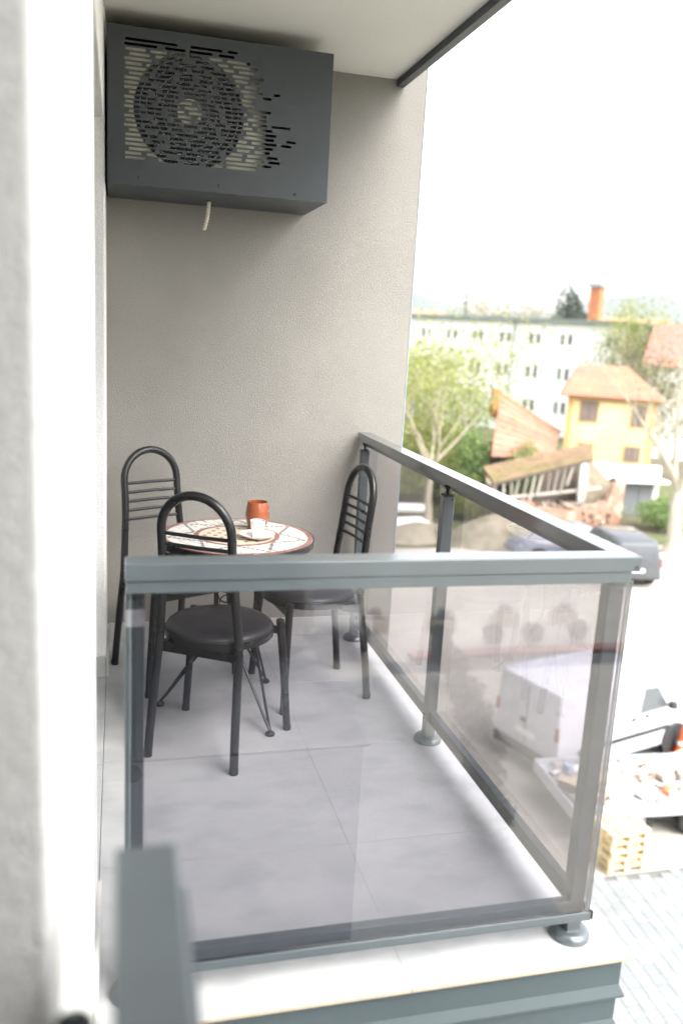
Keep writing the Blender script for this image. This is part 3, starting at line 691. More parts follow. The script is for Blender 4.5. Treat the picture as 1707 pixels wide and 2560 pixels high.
def white_van():
    L, Wd = 4.35, 1.80; w = Wd/2
    st = [(0,.42,1.82,w-.03,w-.10,.05),(.03,.32,1.86,w-.005,w-.07,.05),(.5,.28,1.89,w,w-.06,.06),(2.4,.26,1.89,w,w-.07,.08),(2.75,.26,1.84,w,w-.11,.16),(3.15,.26,1.52,w,w-.14,.16),(3.42,.26,1.16,w,w-.10,.12),(3.95,.27,1.02,w-.03,w-.13,.12),(4.25,.30,.86,w-.12,w-.26,.12),(4.35,.40,.70,w-.22,w-.34,.08)]
    s = w+.004
    win = []
    for sg in (-1, 1):
        win.append(('side_window', 'window', [(2.30, sg*(s-.022), 1.10), (3.12, sg*(s-.022), 1.12), (2.78, sg*(s-.062), 1.58), (2.36, sg*(s-.066), 1.62)]))
    win.append(('windscreen', 'window', [(3.40, -.66, 1.20), (3.40, .66, 1.20), (2.87, .60, 1.72), (2.87, -.60, 1.72)]))
    lam = [('tail_lamp', 'red_lamp', [(.0,-w+.03,.95),(.0,-w+.12,.95),(.0,-w+.12,1.22),(.0,-w+.03,1.22)]), ('tail_lamp', 'red_lamp', [(.0,w-.12,.95),(.0,w-.03,.95),(.0,w-.03,1.22),(.0,w-.12,1.22)])]
    lam += [('number_plate', 'plate', [(-.005,-.26,.72),(-.005,.26,.72),(-.005,.26,.84),(-.005,-.26,.84)])]
    c = vehicle('panel_van', 'white panel van parked on the yard, seen through the smoked glass', 'van', (6.55, 12.42, G+.004), R(17), st, L, Wd, 'van_white', (.85, 3.42), .30, win, lam)
    MB().box(-.05, -w+.06, .30, .06, w-.06, .52).build('rear_bumper', 'trim', c, bevel=.03)
    MB().box(-.012, -.005, .55, .0, .005, 1.75).build('door_seam', 'trim', c)
    MB().box(-.03, .02, .98, .0, .14, 1.08).build('door_handle', 'trim', c, bevel=.01)
    for sg in (-1, 1):
        for x in (1.28, 2.22): MB().box(x, sg*w-.004, .62, x+.012, sg*w+.004, 1.50).build('door_seam', 'trim', c)
        for x in (2.42, 2.02): MB().box(x, sg*w-.012, 1.00, x+.12, sg*w+.012, 1.05).build('door_handle', 'trim', c)
        MB().box(.55, sg*w-.008, .62, 3.2, sg*w+.006, .70).build('rubbing_strip', 'trim', c)
        MB().lathe([(.0005,-.06),(.09,-.05),(.11,0),(.08,.07),(.0005,.08)], c=(3.10, sg*(w+.10), 1.18), n=12).build('wing_mirror', 'trim', c, smooth=True)
    MB().tube([(.2,-.65,1.885),(2.4,-.65,1.89)], .012, 6).build('roof_rail', 'van_white', c); MB().tube([(.2,.65,1.885),(2.4,.65,1.89)], .012, 6).build('roof_rail', 'van_white', c)
white_van()
def dark_car():
    L, Wd = 4.6, 1.84; w = Wd/2
    st = [(0,.45,1.05,w-.06,w-.12,.08),(.10,.32,1.60,w-.01,w-.20,.12),(.35,.28,1.74,w,w-.18,.14),(2.2,.26,1.76,w,w-.18,.16),(2.7,.26,1.66,w,w-.2,.16),(3.3,.26,1.10,w,w-.12,.12),(4.2,.28,.98,w-.05,w-.16,.12),(4.55,.34,.80,w-.16,w-.28,.1)]
    win = [('rear_window', 'window', [(.055,-.62,1.10),(.055,.62,1.10),(.115,.55,1.52),(.115,-.55,1.52)]), ('windscreen', 'window', [(3.24,-.66,1.16),(3.24,.66,1.16),(2.78,.56,1.58),(2.78,-.56,1.58)])]
    for sg in (-1, 1): win.append(('side_window', 'window', [(.45,sg*(w-.03),1.10),(3.0,sg*(w-.03),1.10),(2.6,sg*(w-.12),1.55),(.6,sg*(w-.12),1.58)]))
    lam = [('tail_lamp', 'red_lamp', [(.02,sg*(w-.10)-.07,.80),(.02,sg*(w-.10)+.07,.80),(.05,sg*(w-.12)+.07,1.12),(.05,sg*(w-.12)-.07,1.12)]) for sg in (-1, 1)]
    lam.append(('number_plate', 'plate', [(-.003,-.26,.62),(-.003,.26,.62),(-.003,.26,.74),(-.003,-.26,.74)]))
    return vehicle('parked_car', 'dark grey estate car seen from behind beyond the railing corner', 'car', (16.35, 23.6, G+.004), R(80), st, L, Wd, 'car_dark', (.9, 3.65), .33, win, lam, 'cars parked in front of the ruin')
dc = dark_car()
def silver_car(name, label, loc, rz, paint, group=None):
    L, Wd = 4.2, 1.72; w = Wd/2
    st = [(0,.45,.85,w-.10,w-.16,.08),(.12,.30,1.0,w-.02,w-.10,.10),(.55,.26,1.14,w,w-.14,.12),(1.0,.25,1.40,w,w-.24,.12),(1.5,.25,1.46,w,w-.24,.14),(2.1,.25,1.42,w,w-.24,.14),(2.85,.25,.98,w,w-.12,.12),(3.7,.26,.86,w-.04,w-.16,.12),(4.1,.30,.68,w-.16,w-.28,.1),(4.2,.38,.58,w-.26,w-.36,.08)]
    win = [('windscreen', 'window', [(2.78,-.60,1.04),(2.78,.60,1.04),(2.18,.50,1.39),(2.18,-.50,1.39)]), ('rear_window', 'window', [(.56,-.56,1.12),(.56,.56,1.12),(.98,.48,1.37),(.98,-.48,1.37)])]
    for sg in (-1, 1): win.append(('side_window', 'window', [(.75,sg*(w-.05),1.0),(2.65,sg*(w-.05),.98),(2.10,sg*(w-.17),1.33),(1.05,sg*(w-.17),1.33)]))
    lam = [('head_lamp', 'lamp', [(4.02,sg*.55-.14,.62),(4.02,sg*.55+.14,.62),(3.98,sg*.55+.14,.76),(3.98,sg*.55-.14,.76)]) for sg in (-1, 1)]
    return vehicle(name, label, 'car', loc, rz, st, L, Wd, paint, (.75, 3.35), .30, win, lam, group)
silver_car('parked_car', 'dark blue grey hatchback half hidden behind the side handrail', (17.6, 27.4, G+.004), R(176), 'car_silver', 'cars parked in front of the ruin')
silver_car('parked_car', 'dark car on the street reflected in the front glass pane', (5.0, -22.6, G+.004), R(100), 'car_dark')

# ------------------------------------------------------------------ trailer, pallets, cone
M['wood'] = mat('pallet_wood', (.64, .52, .32), .8, .18, 6, .4, 60, stretch=(1, 6, 6), island=.12)
M['board'] = mat('board', (.55, .45, .30), .8, .15, 4, island=.15)
M['galv'] = mat('galvanised', (.50, .52, .54), .45, .1, 6, metal=.3)
M['rub1'] = mat('rubble_mix', (.58, .56, .53), .85, .25, 9, island=.35, col2=(.30, .20, .14), c2s=3)
M['orange'] = mat('cone_orange', (.70, .10, .02), .5, .06, 5)
M['blue'] = mat('blue_scrap', (.26, .33, .42), .6, .15, 5)
M['yellow'] = mat('yellow_scrap', (.62, .45, .03), .6, .1, 5)
def trailer():
    t = thing('flatbed_trailer', 'galvanised flatbed trailer loaded with building rubble beside the van', 'trailer', (8.42, 10.52, G+.02), R(-4))
    hl, hw, z = 2.15, .82, .50
    MB().box(-hl, -hw, z, hl, hw, z+.06).build('bed', 'galv', t, bevel=.005)
    for (x0, y0, x1, y1) in ((-hl,-hw-.03,hl,-hw),(-hl,hw,hl,hw+.03),(-hl-.03,-hw-.03,-hl,hw+.03),(hl,-hw-.03,hl+.03,hw+.03)): MB().box(x0, y0, z-.04, x1, y1, z+.20).build('side_board', 'galv', t, bevel=.006)
    for x in (-.9, .15):
        for s in (-1, 1):
            w = thing_part('wheel', t, (x, s*(hw-.14), .28)); rot = Matrix.Rotation(R(90), 3, 'X')
            MB().lathe([(.16,-.08),(.26,-.085),(.28,-.06),(.28,.06),(.26,.085),(.16,.08)], n=24, mtx=rot, closed=True).build('tyre', 'tyre', w, smooth=True)
            MB().lathe([(.0005,-.05),(.16,-.05),(.16,.05),(.0005,.05)], n=20, mtx=rot).build('rim', 'rim', w)
    MB().beam((hl, 0, z-.02), (hl+1.1, 0, z-.08), .08, .08).build('drawbar', 'galv', t)
    MB().box(-1.2, -hw+.22, .24, .45, hw-.22, z-.001).build('axle_frame', 'trim', t)
    rnd = random.Random(21); m = MB()
    for k in range(420):
        x, y = rnd.uniform(-hl+.12, hl-.12), rnd.uniform(-hw+.1, hw-.1)
        h = .15*(1-(y/hw)**2)*(1-.6*(x/hl)**2)
        q = Matrix.Rotation(rnd.uniform(0, 6), 3, 'Z') @ Matrix.Rotation(rnd.uniform(-.6, .6), 3, 'X')
        s = rnd.uniform(.05, .17)
        m.obox((x, y, z+.10+rnd.random()*h), (s*rnd.uniform(1, 2.4), s, s*rnd.uniform(.25, .8)), q)
    o = m.build('rubble', 'rub1', loc=(8.42, 10.52, G+.02)); o.rotation_euler = (0, 0, R(-4))
    tag(o, 'heap of broken rubble lying on the flatbed trailer', 'rubble', kind='stuff')
    specs = [('board', 'board', 'pale wooden board at the front end of the rubble load', (-1.55,-.1,.98), (.95,.5,.03), 12, -14),
             ('board', 'board', 'long pale plank lying along the rubble load', (.1,.35,1.02), (1.6,.14,.03), 24, 4),
             ('board', 'board', 'short wide board on the far end of the rubble load', (1.3,-.1,1.0), (.8,.4,.03), -25, 6),
             ('scrap_sheet', 'blue', 'small blue scrap sheet on the near edge of the rubble', (-.75,-.62,.93), (.34,.2,.03), 30, 14),
             ('scrap_sheet', 'orange', 'small red orange scrap piece on the rubble', (-.3,-.6,.94), (.2,.12,.05), 60, 20),
             ('scrap_sheet', 'yellow', 'small yellow scrap piece on the near edge of the rubble', (.75,-.66,.93), (.26,.12,.04), -10, 10),
             ('scrap_sheet', 'blue', 'pale blue bag of scrap at the trailer front board', (-1.75,.4,.95), (.13,.16,.18), 20, 5)]
    for (nm, m_, lb, p, sz, a, b) in specs:
        o = MB().obox((0,0,0), sz, Matrix.Rotation(R(a), 3, 'Z') @ Matrix.Rotation(R(b), 3, 'X')).build(nm, m_, bevel=.008)
        v = Matrix.Rotation(R(-4), 3, 'Z') @ Vector((p[0], p[1]*.88, p[2]-.2)); o.location = (8.42+v.x, 10.52+v.y, G+.02+v.z)
        tag(o, lb, 'board' if nm == 'board' else 'scrap')
trailer()
def pallets():
    me = {}
    def part(nm, x0, y0, z0, x1, y1, z1): return (nm, MB().box(x0, y0, z0, x1, y1, z1))
    def one():
        p = thing('pallet', '', 'pallet', group='wooden pallets in the stack')
        for y in (-.35, -.17, 0, .17, .35): MB().box(-.6, y-.06, .122, .6, y+.06, .144).build('deck_board', 'wood', p, bevel=.003, seg=1)
        for x in (-.53, 0, .53): MB().box(x-.07, -.4, .100, x+.07, .4, .1215).build('cross_board', 'wood', p)
        for x in (-.53, 0, .53):
            for y in (-.35, 0, .35): MB().box(x-.07, y-.05, .022, x+.07, y+.05, .0995).build('block', 'wood', p)
        for y in (-.35, 0, .35): MB().box(-.6, y-.05, 0, .6, y+.05, .0215).build('base_board', 'wood', p)
        return p
    names = ['lowest', 'second from the bottom', 'middle', 'second from the top', 'topmost']
    p0 = one(); rnd = random.Random(2)
    for k in range(5):
        p = p0 if k == 0 else copy_tree(p0)
        p.scale = (.5, .9, 1); p.location = (6.72+rnd.uniform(-.02,.02), 9.27+rnd.uniform(-.02,.02), G+.006+k*.1475); p.rotation_euler = (0, 0, R(96+rnd.uniform(-3, 3)))
        p['label'] = 'pale wooden pallet, %s in the stack beside the trailer' % names[k]
pallets()
c = thing('traffic_cone', 'orange traffic cone on the yard at the right edge', 'cone', (10.2, 12.45, G+.004))
MB().box(-.19, -.19, 0, .19, .19, .03).build('base', 'orange', c, bevel=.01)
MB().lathe([(.14,.031),(.10,.25),(.085,.33),(.05,.52),(.03,.62),(.0005,.63)], n=24).build('cone_body', 'orange', c, smooth=True)
MB().lathe([(.104,.25),(.088,.335),(.086,.335),(.102,.25)], n=24, closed=True).build('white_band', 'plate', c)

# ------------------------------------------------------------------ houses
M['bwhite'] = mat('white_render', (.80, .80, .77), .9, .05, .3)
M['byellow'] = mat('yellow_render', (.68, .54, .26), .9, .10, .6, col2=(.72, .60, .34), c2s=.5)
M['byellow_band'] = mat('ochre_band', (.50, .33, .14), .9, .06, 1)
M['roof_red'] = mat('roof_tiles', (.46, .21, .135), .85, .2, 3, island=.1, col2=(.38, .18, .13), c2s=.7)
M['roof_faded'] = mat('faded_roof_tiles', (.36, .165, .115), .9, .22, 2.5, island=.15, col2=(.28, .15, .10), c2s=.9)
M['roof_old'] = mat('old_roof_tiles', (.30, .21, .14), .95, .3, 3, .6, 8, col2=(.24, .20, .10), c2s=.8)
M['roof_grey'] = mat('grey_roof_edge', (.17, .20, .19), .8, .1, .5)
M['brick'] = mat('old_brick', (.36, .20, .145), .95, .3, 5, .5, 12, col2=(.42, .36, .27), c2s=1.1, c2lo=.5, c2hi=.6)
M['shutter'] = mat('brown_shutter', (.20, .155, .13), .8, .2, 4)
M['stick'] = mat('grey_timber', (.38, .35, .31), .9, .2, 6, stretch=(1, 1, .2))
M['shade_in'] = mat('interior_shade', (.10, .078, .062), .95, .4, 1.5)  # shade inside the ruin put into the colour of wall and deck
M['shed'] = mat('shed_grey', (.15, .16, .17), .7, .1, 1, stretch=(6, 1, 1))
M['sand'] = mat('sand', (.26, .23, .17), .95, .15, 2, .5, 12, col2=(.15, .14, .09), c2s=1.2)
M['chim'] = mat('chimney_brick', (.42, .16, .07), .9, .12, 2)

def window(parent, x, z, w, h, y=0., frame='bwhite', glass='window', fw=.06, shutter=False):
    f = MB()
    for (a, b, c_, d) in ((x-w/2-fw, z-fw, x-w/2, z+h+fw), (x+w/2, z-fw, x+w/2+fw, z+h+fw), (x-w/2, z-fw, x+w/2, z), (x-w/2, z+h, x+w/2, z+h+fw)): f.box(a, y-.05, b, c_, y+.02, d)
    o = f.build('window', frame, parent)
    MB().box(x-w/2, y-.015, z, x+w/2, y-.005, z+h).build('pane', glass, o)
    if shutter:
        for k in range(2):
            xx = x-w/2+k*w/2; s_ = MB()
            s_.box(xx+.02, y-.06, z+.02, xx+w/2-.02, y-.035, z+h-.02)
            for q in range(8): s_.box(xx+.06, y-.07, z+.08+q*(h-.16)/8, xx+w/2-.06, y-.0602, z+.08+(q+.55)*(h-.16)/8)
            s_.build('shutter', 'shutter', o)
    return o

def roof_sheet(mb, A, B, C, D, rows, cols, th=.05, wave=.02):
    """tiled slope: A-B is the eave, D-C the ridge; stepped courses with rolled tiles"""
    A, B, C, D = (Vector(p) for p in (A, B, C, D)); n = (B-A).cross(D-A).normalized()
    if n.z < 0: n = -n
    for r in range(rows):
        l0, r0 = A.lerp(D, r/rows), B.lerp(C, r/rows); l1, r1 = A.lerp(D, (r+1.12)/rows), B.lerp(C, (r+1.12)/rows)
        vs = []; fs = []; m = cols*2
        for k in range(m+1):
            u = k/m; up = n*(th*.5+wave*(k % 2))
            vs += [l0.lerp(r0, u)+up+n*th*.5, l1.lerp(r1, u)+up*.4, l0.lerp(r0, u)-n*th*.3]
        for k in range(m): fs += [(3*k, 3*k+3, 3*k+4, 3*k+1), (3*k+2, 3*k+5, 3*k+3, 3*k)]
        mb.add(vs, fs)

def block():
    b = thing('apartment_block', 'long white four storey block with paired windows and flat grey roof edge', 'building', (20.5, 91.8, 0), math.atan2(-.817, .577))
    MB().box(-10, 0, G, 34, 11, 3.25).build('wall', 'bwhite', b)
    MB().box(34.003, .6, G, 38.5, 10, 3.1).build('wall', mat('grey_white_render', (.40, .40, .38), .9, .05, .3), b)
    r = MB().box(-10.3, -.45, 3.253, 34.4, 11.4, 3.60).build('roof', 'roof_grey', b); MB().box(34.41, .3, 3.11, 38.8, 10.3, 3.40).build('roof', 'roof_grey', b)
    c = MB().box(28.9, 3.4, 3.605, 29.9, 4.4, 6.6).build('chimney', 'chim', r, bevel=.04); MB().box(28.72, 3.22, 6.605, 30.08, 4.58, 6.95).build('chimney_cap', mat('cap_grey', (.30,.31,.32), .8), r)
    xs = [16.75-3.0*k for k in range(6, 0, -1)]+[16.75, 19.7, 22.65, 25.7, 28.8, 33.1]
    rnd = random.Random(9)
    for x in xs:
        for z in (1.36, -1.72, -4.7):
            if x > 33 and z < 1: continue
            for dx in (-.36, .36): window(b, x+dx, z, .42, .86 if z > 0 else 1.02, 0, 'bwhite', rnd.choice(('window', 'window', 'pale_window')))
    window(b, 33.35, -.1, .35, .6); window(b, 35.9, .9, .9, 1.0, .6); window(b, 35.9, -2.0, .9, 1.0, .6)
    MB().tube([(23.6,-.12,3.2),(23.6,-.12,G)], .06, 8).build('drainpipe', 'roof_grey', b)
M['pale_window'] = mat('pale_window', (.18, .20, .21), .2, .2, .8)
block()

def yellow_house():
    rz = R(-30)
    h = thing('yellow_house', 'two storey yellow house with terracotta hipped roof and brown shutters', 'house', (21.0, 38.0, G), rz)
    w, d, e = 4.3, 5.0, 5.75
    MB().box(0, 0, 0, w, d, e).build('wall', 'byellow', h)
    for x in (-.012, w-.28): MB().box(x, -.015, 0, x+.29, .3, e-.01).build('corner_band', 'byellow_band', h)
    MB().box(-.02, -.03, e-.26, w+.02, d, e-.02).build('cornice', 'byellow_band', h)
    MB().box(-.03, -.04, 0, w+.03, d, 1.75).build('white_base', 'bwhite', h)
    ov = .38; a, b_, c_, d_ = (-ov,-ov,e), (w+ov,-ov,e), (w+ov,d+ov,e), (-ov,d+ov,e); r0, r1 = (.35,d/2,e+1.5), (w-1.55,d/2,e+1.5)
    rf = MB(); roof_sheet(rf, a, b_, r1, r0, 14, 26); roof_sheet(rf, b_, c_, r1, r1, 14, 22); roof_sheet(rf, c_, d_, r0, r1, 14, 26); roof_sheet(rf, d_, a, r0, r0, 14, 22)
    rf.build('roof', 'roof_red', h)
    MB().box(-ov+.03, -ov+.03, e-.03, w+ov-.03, d+ov-.03, e-.003).build('eave_board', 'shutter', h)
    for (x, z, ww, hh) in ((1.08, 4.5, .85, 1.05), (3.5, 4.4, .68, 1.05), (3.4, 2.62, .75, .75)): window(h, x, z, ww, hh, 0, 'byellow_band', 'window', .05, True)
    window(h, 1.1, 2.6, .7, .75, 0, 'byellow_band', 'window', .05, True)
yellow_house()

def outbuilding():
    o = thing('red_roof_house', 'low house with faded red tiled roof partly overgrown behind the ruin', 'house', (0, 0, 0))
    MB().prism([(16.9,37.2),(20.6,37.8),(20.2,41.5),(16.2,41)], G, -3.9).build('wall', 'brick', o)
    rf = MB(); roof_sheet(rf, (16.2,36.2,-4.05), (19.6,36.4,-4.1), (20.9,38.4,-3.1), (17.4,38.4,-1.2), 10, 16); roof_sheet(rf, (21.8,42,-3.9), (18.9,42,-3.9), (17.45,38.45,-1.2), (20.9,38.45,-3.1), 10, 16); rf.build('roof', 'roof_faded', o)
    MB().beam((17.35,38.42,-1.1), (20.95,38.42,-3.0), .2, .14).build('ridge', 'roof_old', o)
    MB().box(17.6, 39.6, -2.5, 18.0, 40.0, -1.0).build('chimney', 'chim', o)
outbuilding()

def ruin():
    r = thing('ruined_house', 'collapsed brick house with sagging mossy roof and exposed rafters', 'ruin', (0, 0, 0))
    rnd = random.Random(31)
    def wall(name, a, b, top, th=.28, mt='brick'):
        a, b = Vector((*a, 0)), Vector((*b, 0)); d = (b-a); L = d.length; d.normalize(); n = Vector((-d.y, d.x, 0)); k = max(4, int(L/.3)); m = MB(); lo = []
        for i in range(k+1):
            u = i/k; p = a+d*L*u; h = top(u)+rnd.uniform(-.07, .07)
            lo.append([(p+n*0).to_tuple()[:2]+(G,), (p+n*th).to_tuple()[:2]+(G,), (p+n*th).to_tuple()[:2]+(G+h,), (p).to_tuple()[:2]+(G+h,)])
        m.loft(lo).build(name, mt, r)
    wall('front_wall', (15.35,31.9), (21.9,33.5), lambda u: 1.0+.15*math.sin(u*9)+(.9 if u > .9 else 0)+(.25 if u < .2 else 0))
    wall('side_wall', (21.95,33.5), (23.0,37.4), lambda u: 1.9-.3*u+.3*math.sin(u*7))
    wall('gable_wall', (20.6,34.6), (22.0,33.85), lambda u: 3.0-1.7*u, .25, mat('pale_brick', (.40, .34, .25), .95, .25, 4, .5, 12))
    wall('side_wall', (15.2,32.2), (16.6,37), lambda u: 1.1+.7*u)
    MB().prism([(16.7,37.0),(22.9,37.5),(22.9,37.7),(16.6,37.2)], G, -3.9).build('rear_wall', 'shade_in', r)
    # sagging roof slope
    A, B, C, D = Vector((14.9,32.9,-4.72)), Vector((20.0,33.3,-3.60)), Vector((20.8,35.0,-3.12)), Vector((15.1,34.6,-4.30))
    rf = MB(); roof_sheet(rf, A, B, C, D, 9, 26, .08, .05); rf.build('roof_slope', 'roof_old', r)
    MB().loft([[A-Vector((0,0,.06)),B-Vector((0,0,.06)),C-Vector((0,0,.06)),D-Vector((0,0,.06))],[A-Vector((0,0,.14)),B-Vector((0,0,.14)),C-Vector((0,0,.14)),D-Vector((0,0,.14))]]).build('roof_deck', 'shade_in', r)
    for k in range(13):
        u = (k+.5)/13; p = A.lerp(B, u)-Vector((0,-.12,.12)); bot = Vector((p.x+rnd.uniform(-.25,.25), p.y+rnd.uniform(-.05,.3), p.z-rnd.uniform(.85, 1.55)))
        MB().beam(p, bot, .07, .09).build('rafter', 'stick', r)
    MB().beam((15.6,33.1,-5.45), (20.9,33.9,-5.1), .12, .12).build('tie_beam', 'stick', r)
    for k in range(9):
        x = rnd.uniform(15.6, 21); y = rnd.uniform(32.6, 34.4); z = G+rnd.uniform(.2, 1.4)
        MB().beam((x, y, z), (x+rnd.uniform(-1.4,1.4), y+rnd.uniform(-.6,.6), z+rnd.uniform(-.2,.9)), .06, .08).build('fallen_timber', 'stick', r)
    m = MB()
    for k in range(900):
        u = rnd.random(); v = rnd.random(); x = 15.7+u*5.9; y = 32.4+v*3.6+u*.9; h = (.95-.5*abs(u-.6))*(1-.5*v)
        s = rnd.uniform(.08, .24); m.obox((x, y, G+rnd.random()*h+.05), (s*2, s, s*.6), Matrix.Rotation(rnd.uniform(0,6),3,'Z') @ Matrix.Rotation(rnd.uniform(-.7,.7),3,'X'))
    o = m.build('debris', mat('brick_debris', (.27, .20, .14), .95, .3, 6, island=.45), r); o['kind'] = 'stuff'
ruin()

def shed():
    s = thing('metal_shed', 'grey metal shed with pale flat canopy below the yellow house', 'shed', (22.45, 35.6, G), R(-6))
    MB().box(0, 0, 0, 2.35, 1.6, 1.75).build('wall', 'shed', s)
    for x in (.06, .82, 1.58): MB().box(x, -.03, .04, x+.71, -.002, 1.66).build('door', 'shed', s, bevel=.01)
    MB().box(-.25, -.55, 1.755, 2.9, 1.9, 1.87).build('roof', 'bwhite', s)
shed()
tag(MB().prism([(21.2,36.3),(25.2,35.5),(25.25,35.75),(21.25,36.55)], G, -4.3).build('garden_wall', 'bwhite'), 'white garden wall in front of the yellow house', 'wall')

def heap(name, label, cat, x, y, r, h, m, seed):
    rnd = random.Random(seed); mb = MB(); n, k = 26, 7; vs = []; fs = []
    for j in range(k):
        q = j/(k-1)
        for i in range(n):
            a = 2*math.pi*i/n; rr = r*(1-q)*(1+.13*math.sin(3*a+seed)+.08*math.sin(5*a)); vs.append((rr*1.25*math.cos(a), rr*math.sin(a), h*(1-(1-q)**1.8)+rnd.uniform(-.05,.05)*(q > 0)))
    for j in range(k-1):
        for i in range(n): fs.append((j*n+i, j*n+(i+1) % n, (j+1)*n+(i+1) % n, (j+1)*n+i))
    mb.add(vs, fs); o = mb.build(name, m, smooth=True, loc=(x, y, G+.003)); tag(o, label, cat)
heap('sand_mound', 'rounded mound of sandy earth in front of the ruin', 'mound', 14.1, 30.4, 1.75, 1.15, 'sand', 4)
heap('sand_mound', 'low wide mound of earth beside the left tree', 'mound', 11.2, 31.5, 1.5, .55, 'sand', 8)
for i, (x, y, a, l) in enumerate(((11.0,33.4,12,'pale concrete slab lying nearest on the waste ground'),(12.3,36.6,-8,'pale concrete slab lying near the left tree trunk'),(10.6,36.2,30,'small tilted concrete slab on the waste ground'))):
    o = MB().obox((0,0,.12), (2.3-.5*i, 1.0, .16), Matrix.Rotation(R(5), 3, 'X')).build('concrete_slab', 'bwhite', bevel=.02, loc=(x, y, G+.03)); o.rotation_euler = (0, 0, R(a)); tag(o, l, 'slab', 'concrete slabs on the waste ground')

def far_house(x, y, w, d, h, rz, label, wallm='bwhite', rh=2.2):
    t = thing('distant_house', label, 'house', (x, y, G), R(rz), 'red roofed houses on the skyline')
    MB().box(-w/2, -d/2, 0, w/2, d/2, h).build('wall', wallm, t)
    MB().add([(-w/2-.4,-d/2-.5,h),(w/2+.4,-d/2-.5,h),(w/2+.4,d/2+.5,h),(-w/2-.4,d/2+.5,h),(-w/2-.4,0,h+rh),(w/2+.4,0,h+rh)], [(0,1,5,4),(2,3,4,5),(0,4,3),(1,2,5),(0,3,2,1)]).build('roof', 'roof_red', t)
    for k in range(3): window(t, -w/2+w*(k+.5)/3, h-2.2, 1, 1.2, -d/2)
far_house(58.5, 172, 11, 9, 11.2, -20, 'distant house with red roof at the left end of the skyline')
far_house(71, 176, 9, 8, 10.8, -25, 'distant red roofed house behind the bare poplars')
far_house(101, 168, 12, 9, 12.0, -30, 'distant pale house right of the orange chimney')
far_house(112, 172, 10, 9, 12.2, -35, 'distant red roofed house at the right end of the skyline')
t = thing('pink_house', 'house with pinkish red roof at the right edge behind the bare tree', 'house', (41.2, 54.5, G), R(-35))
MB().box(-4, 0, 0, 4, 8, 7.2).build('wall', 'bwhite', t)
rf = MB(); roof_sheet(rf, (-4.5,-.6,7.0), (4.5,-.6,7.0), (4.0,4,10.2), (-4.0,4,10.2), 14, 26); roof_sheet(rf, (4.5,8.6,7.0), (-4.5,8.6,7.0), (-4.0,4,10.2), (4.0,4,10.2), 14, 26); rf.build('roof', mat('pink_roof', (.34, .165, .13), .85, .15, 2), t)
for x in (-2.4, 0, 2.4): window(t, x, 4.6, 1, 1.3)
p = thing('utility_pole', 'thin dark utility pole with crossarm on the skyline', 'pole', (40.25, 100, G))
MB().tube([(0,0,0),(0,0,14.2)], [.16,.10], 8).build('mast', 'trim', p); MB().beam((-.9,0,13.3), (.9,0,13.3), .12, .12).build('crossarm', 'trim', p); MB().beam((-.6,0,12.5), (.6,0,12.5), .12, .12).build('crossarm', 'trim', p)

# ------------------------------------------------------------------ trees and shrubs
M['bark'] = mat('bark', (.34, .30, .22), .95, .3, 5, .8, 14, stretch=(1, 1, .25))
M['bark_pale'] = mat('bark_pale', (.42, .385, .30), .95, .25, 5, .7, 14, stretch=(1, 1, .25))
M['leaf_spring'] = leaf_mat('leaf_spring', (.20, .24, .065), (.37, .385, .145))
M['leaf_green'] = leaf_mat('leaf_green', (.15, .24, .08), (.28, .37, .15))
M['leaf_olive'] = leaf_mat('leaf_olive', (.15, .14, .08), (.26, .25, .14))
M['leaf_dark'] = leaf_mat('leaf_dark', (.045, .06, .05), (.08, .10, .075), .15)
M['leaf_buff'] = leaf_mat('leaf_buff', (.24, .20, .12), (.32, .28, .15))
M['leaf_box'] = leaf_mat('leaf_box', (.045, .065, .012), (.10, .12, .025), .1)

def leaf_quad(vs, fs, p, s, rnd):
    a = Vector((rnd.gauss(0,1), rnd.gauss(0,1), rnd.gauss(0,1))).normalized(); b = a.cross(Vector((rnd.gauss(0,1), rnd.gauss(0,1), rnd.gauss(0,1)))).normalized()
    k = len(vs); l = s*rnd.uniform(.7, 1.3)
    vs += [p-a*l*.5, p+b*l*.28, p+a*l*.5, p-b*l*.28]; fs.append((k, k+1, k+2, k+3))

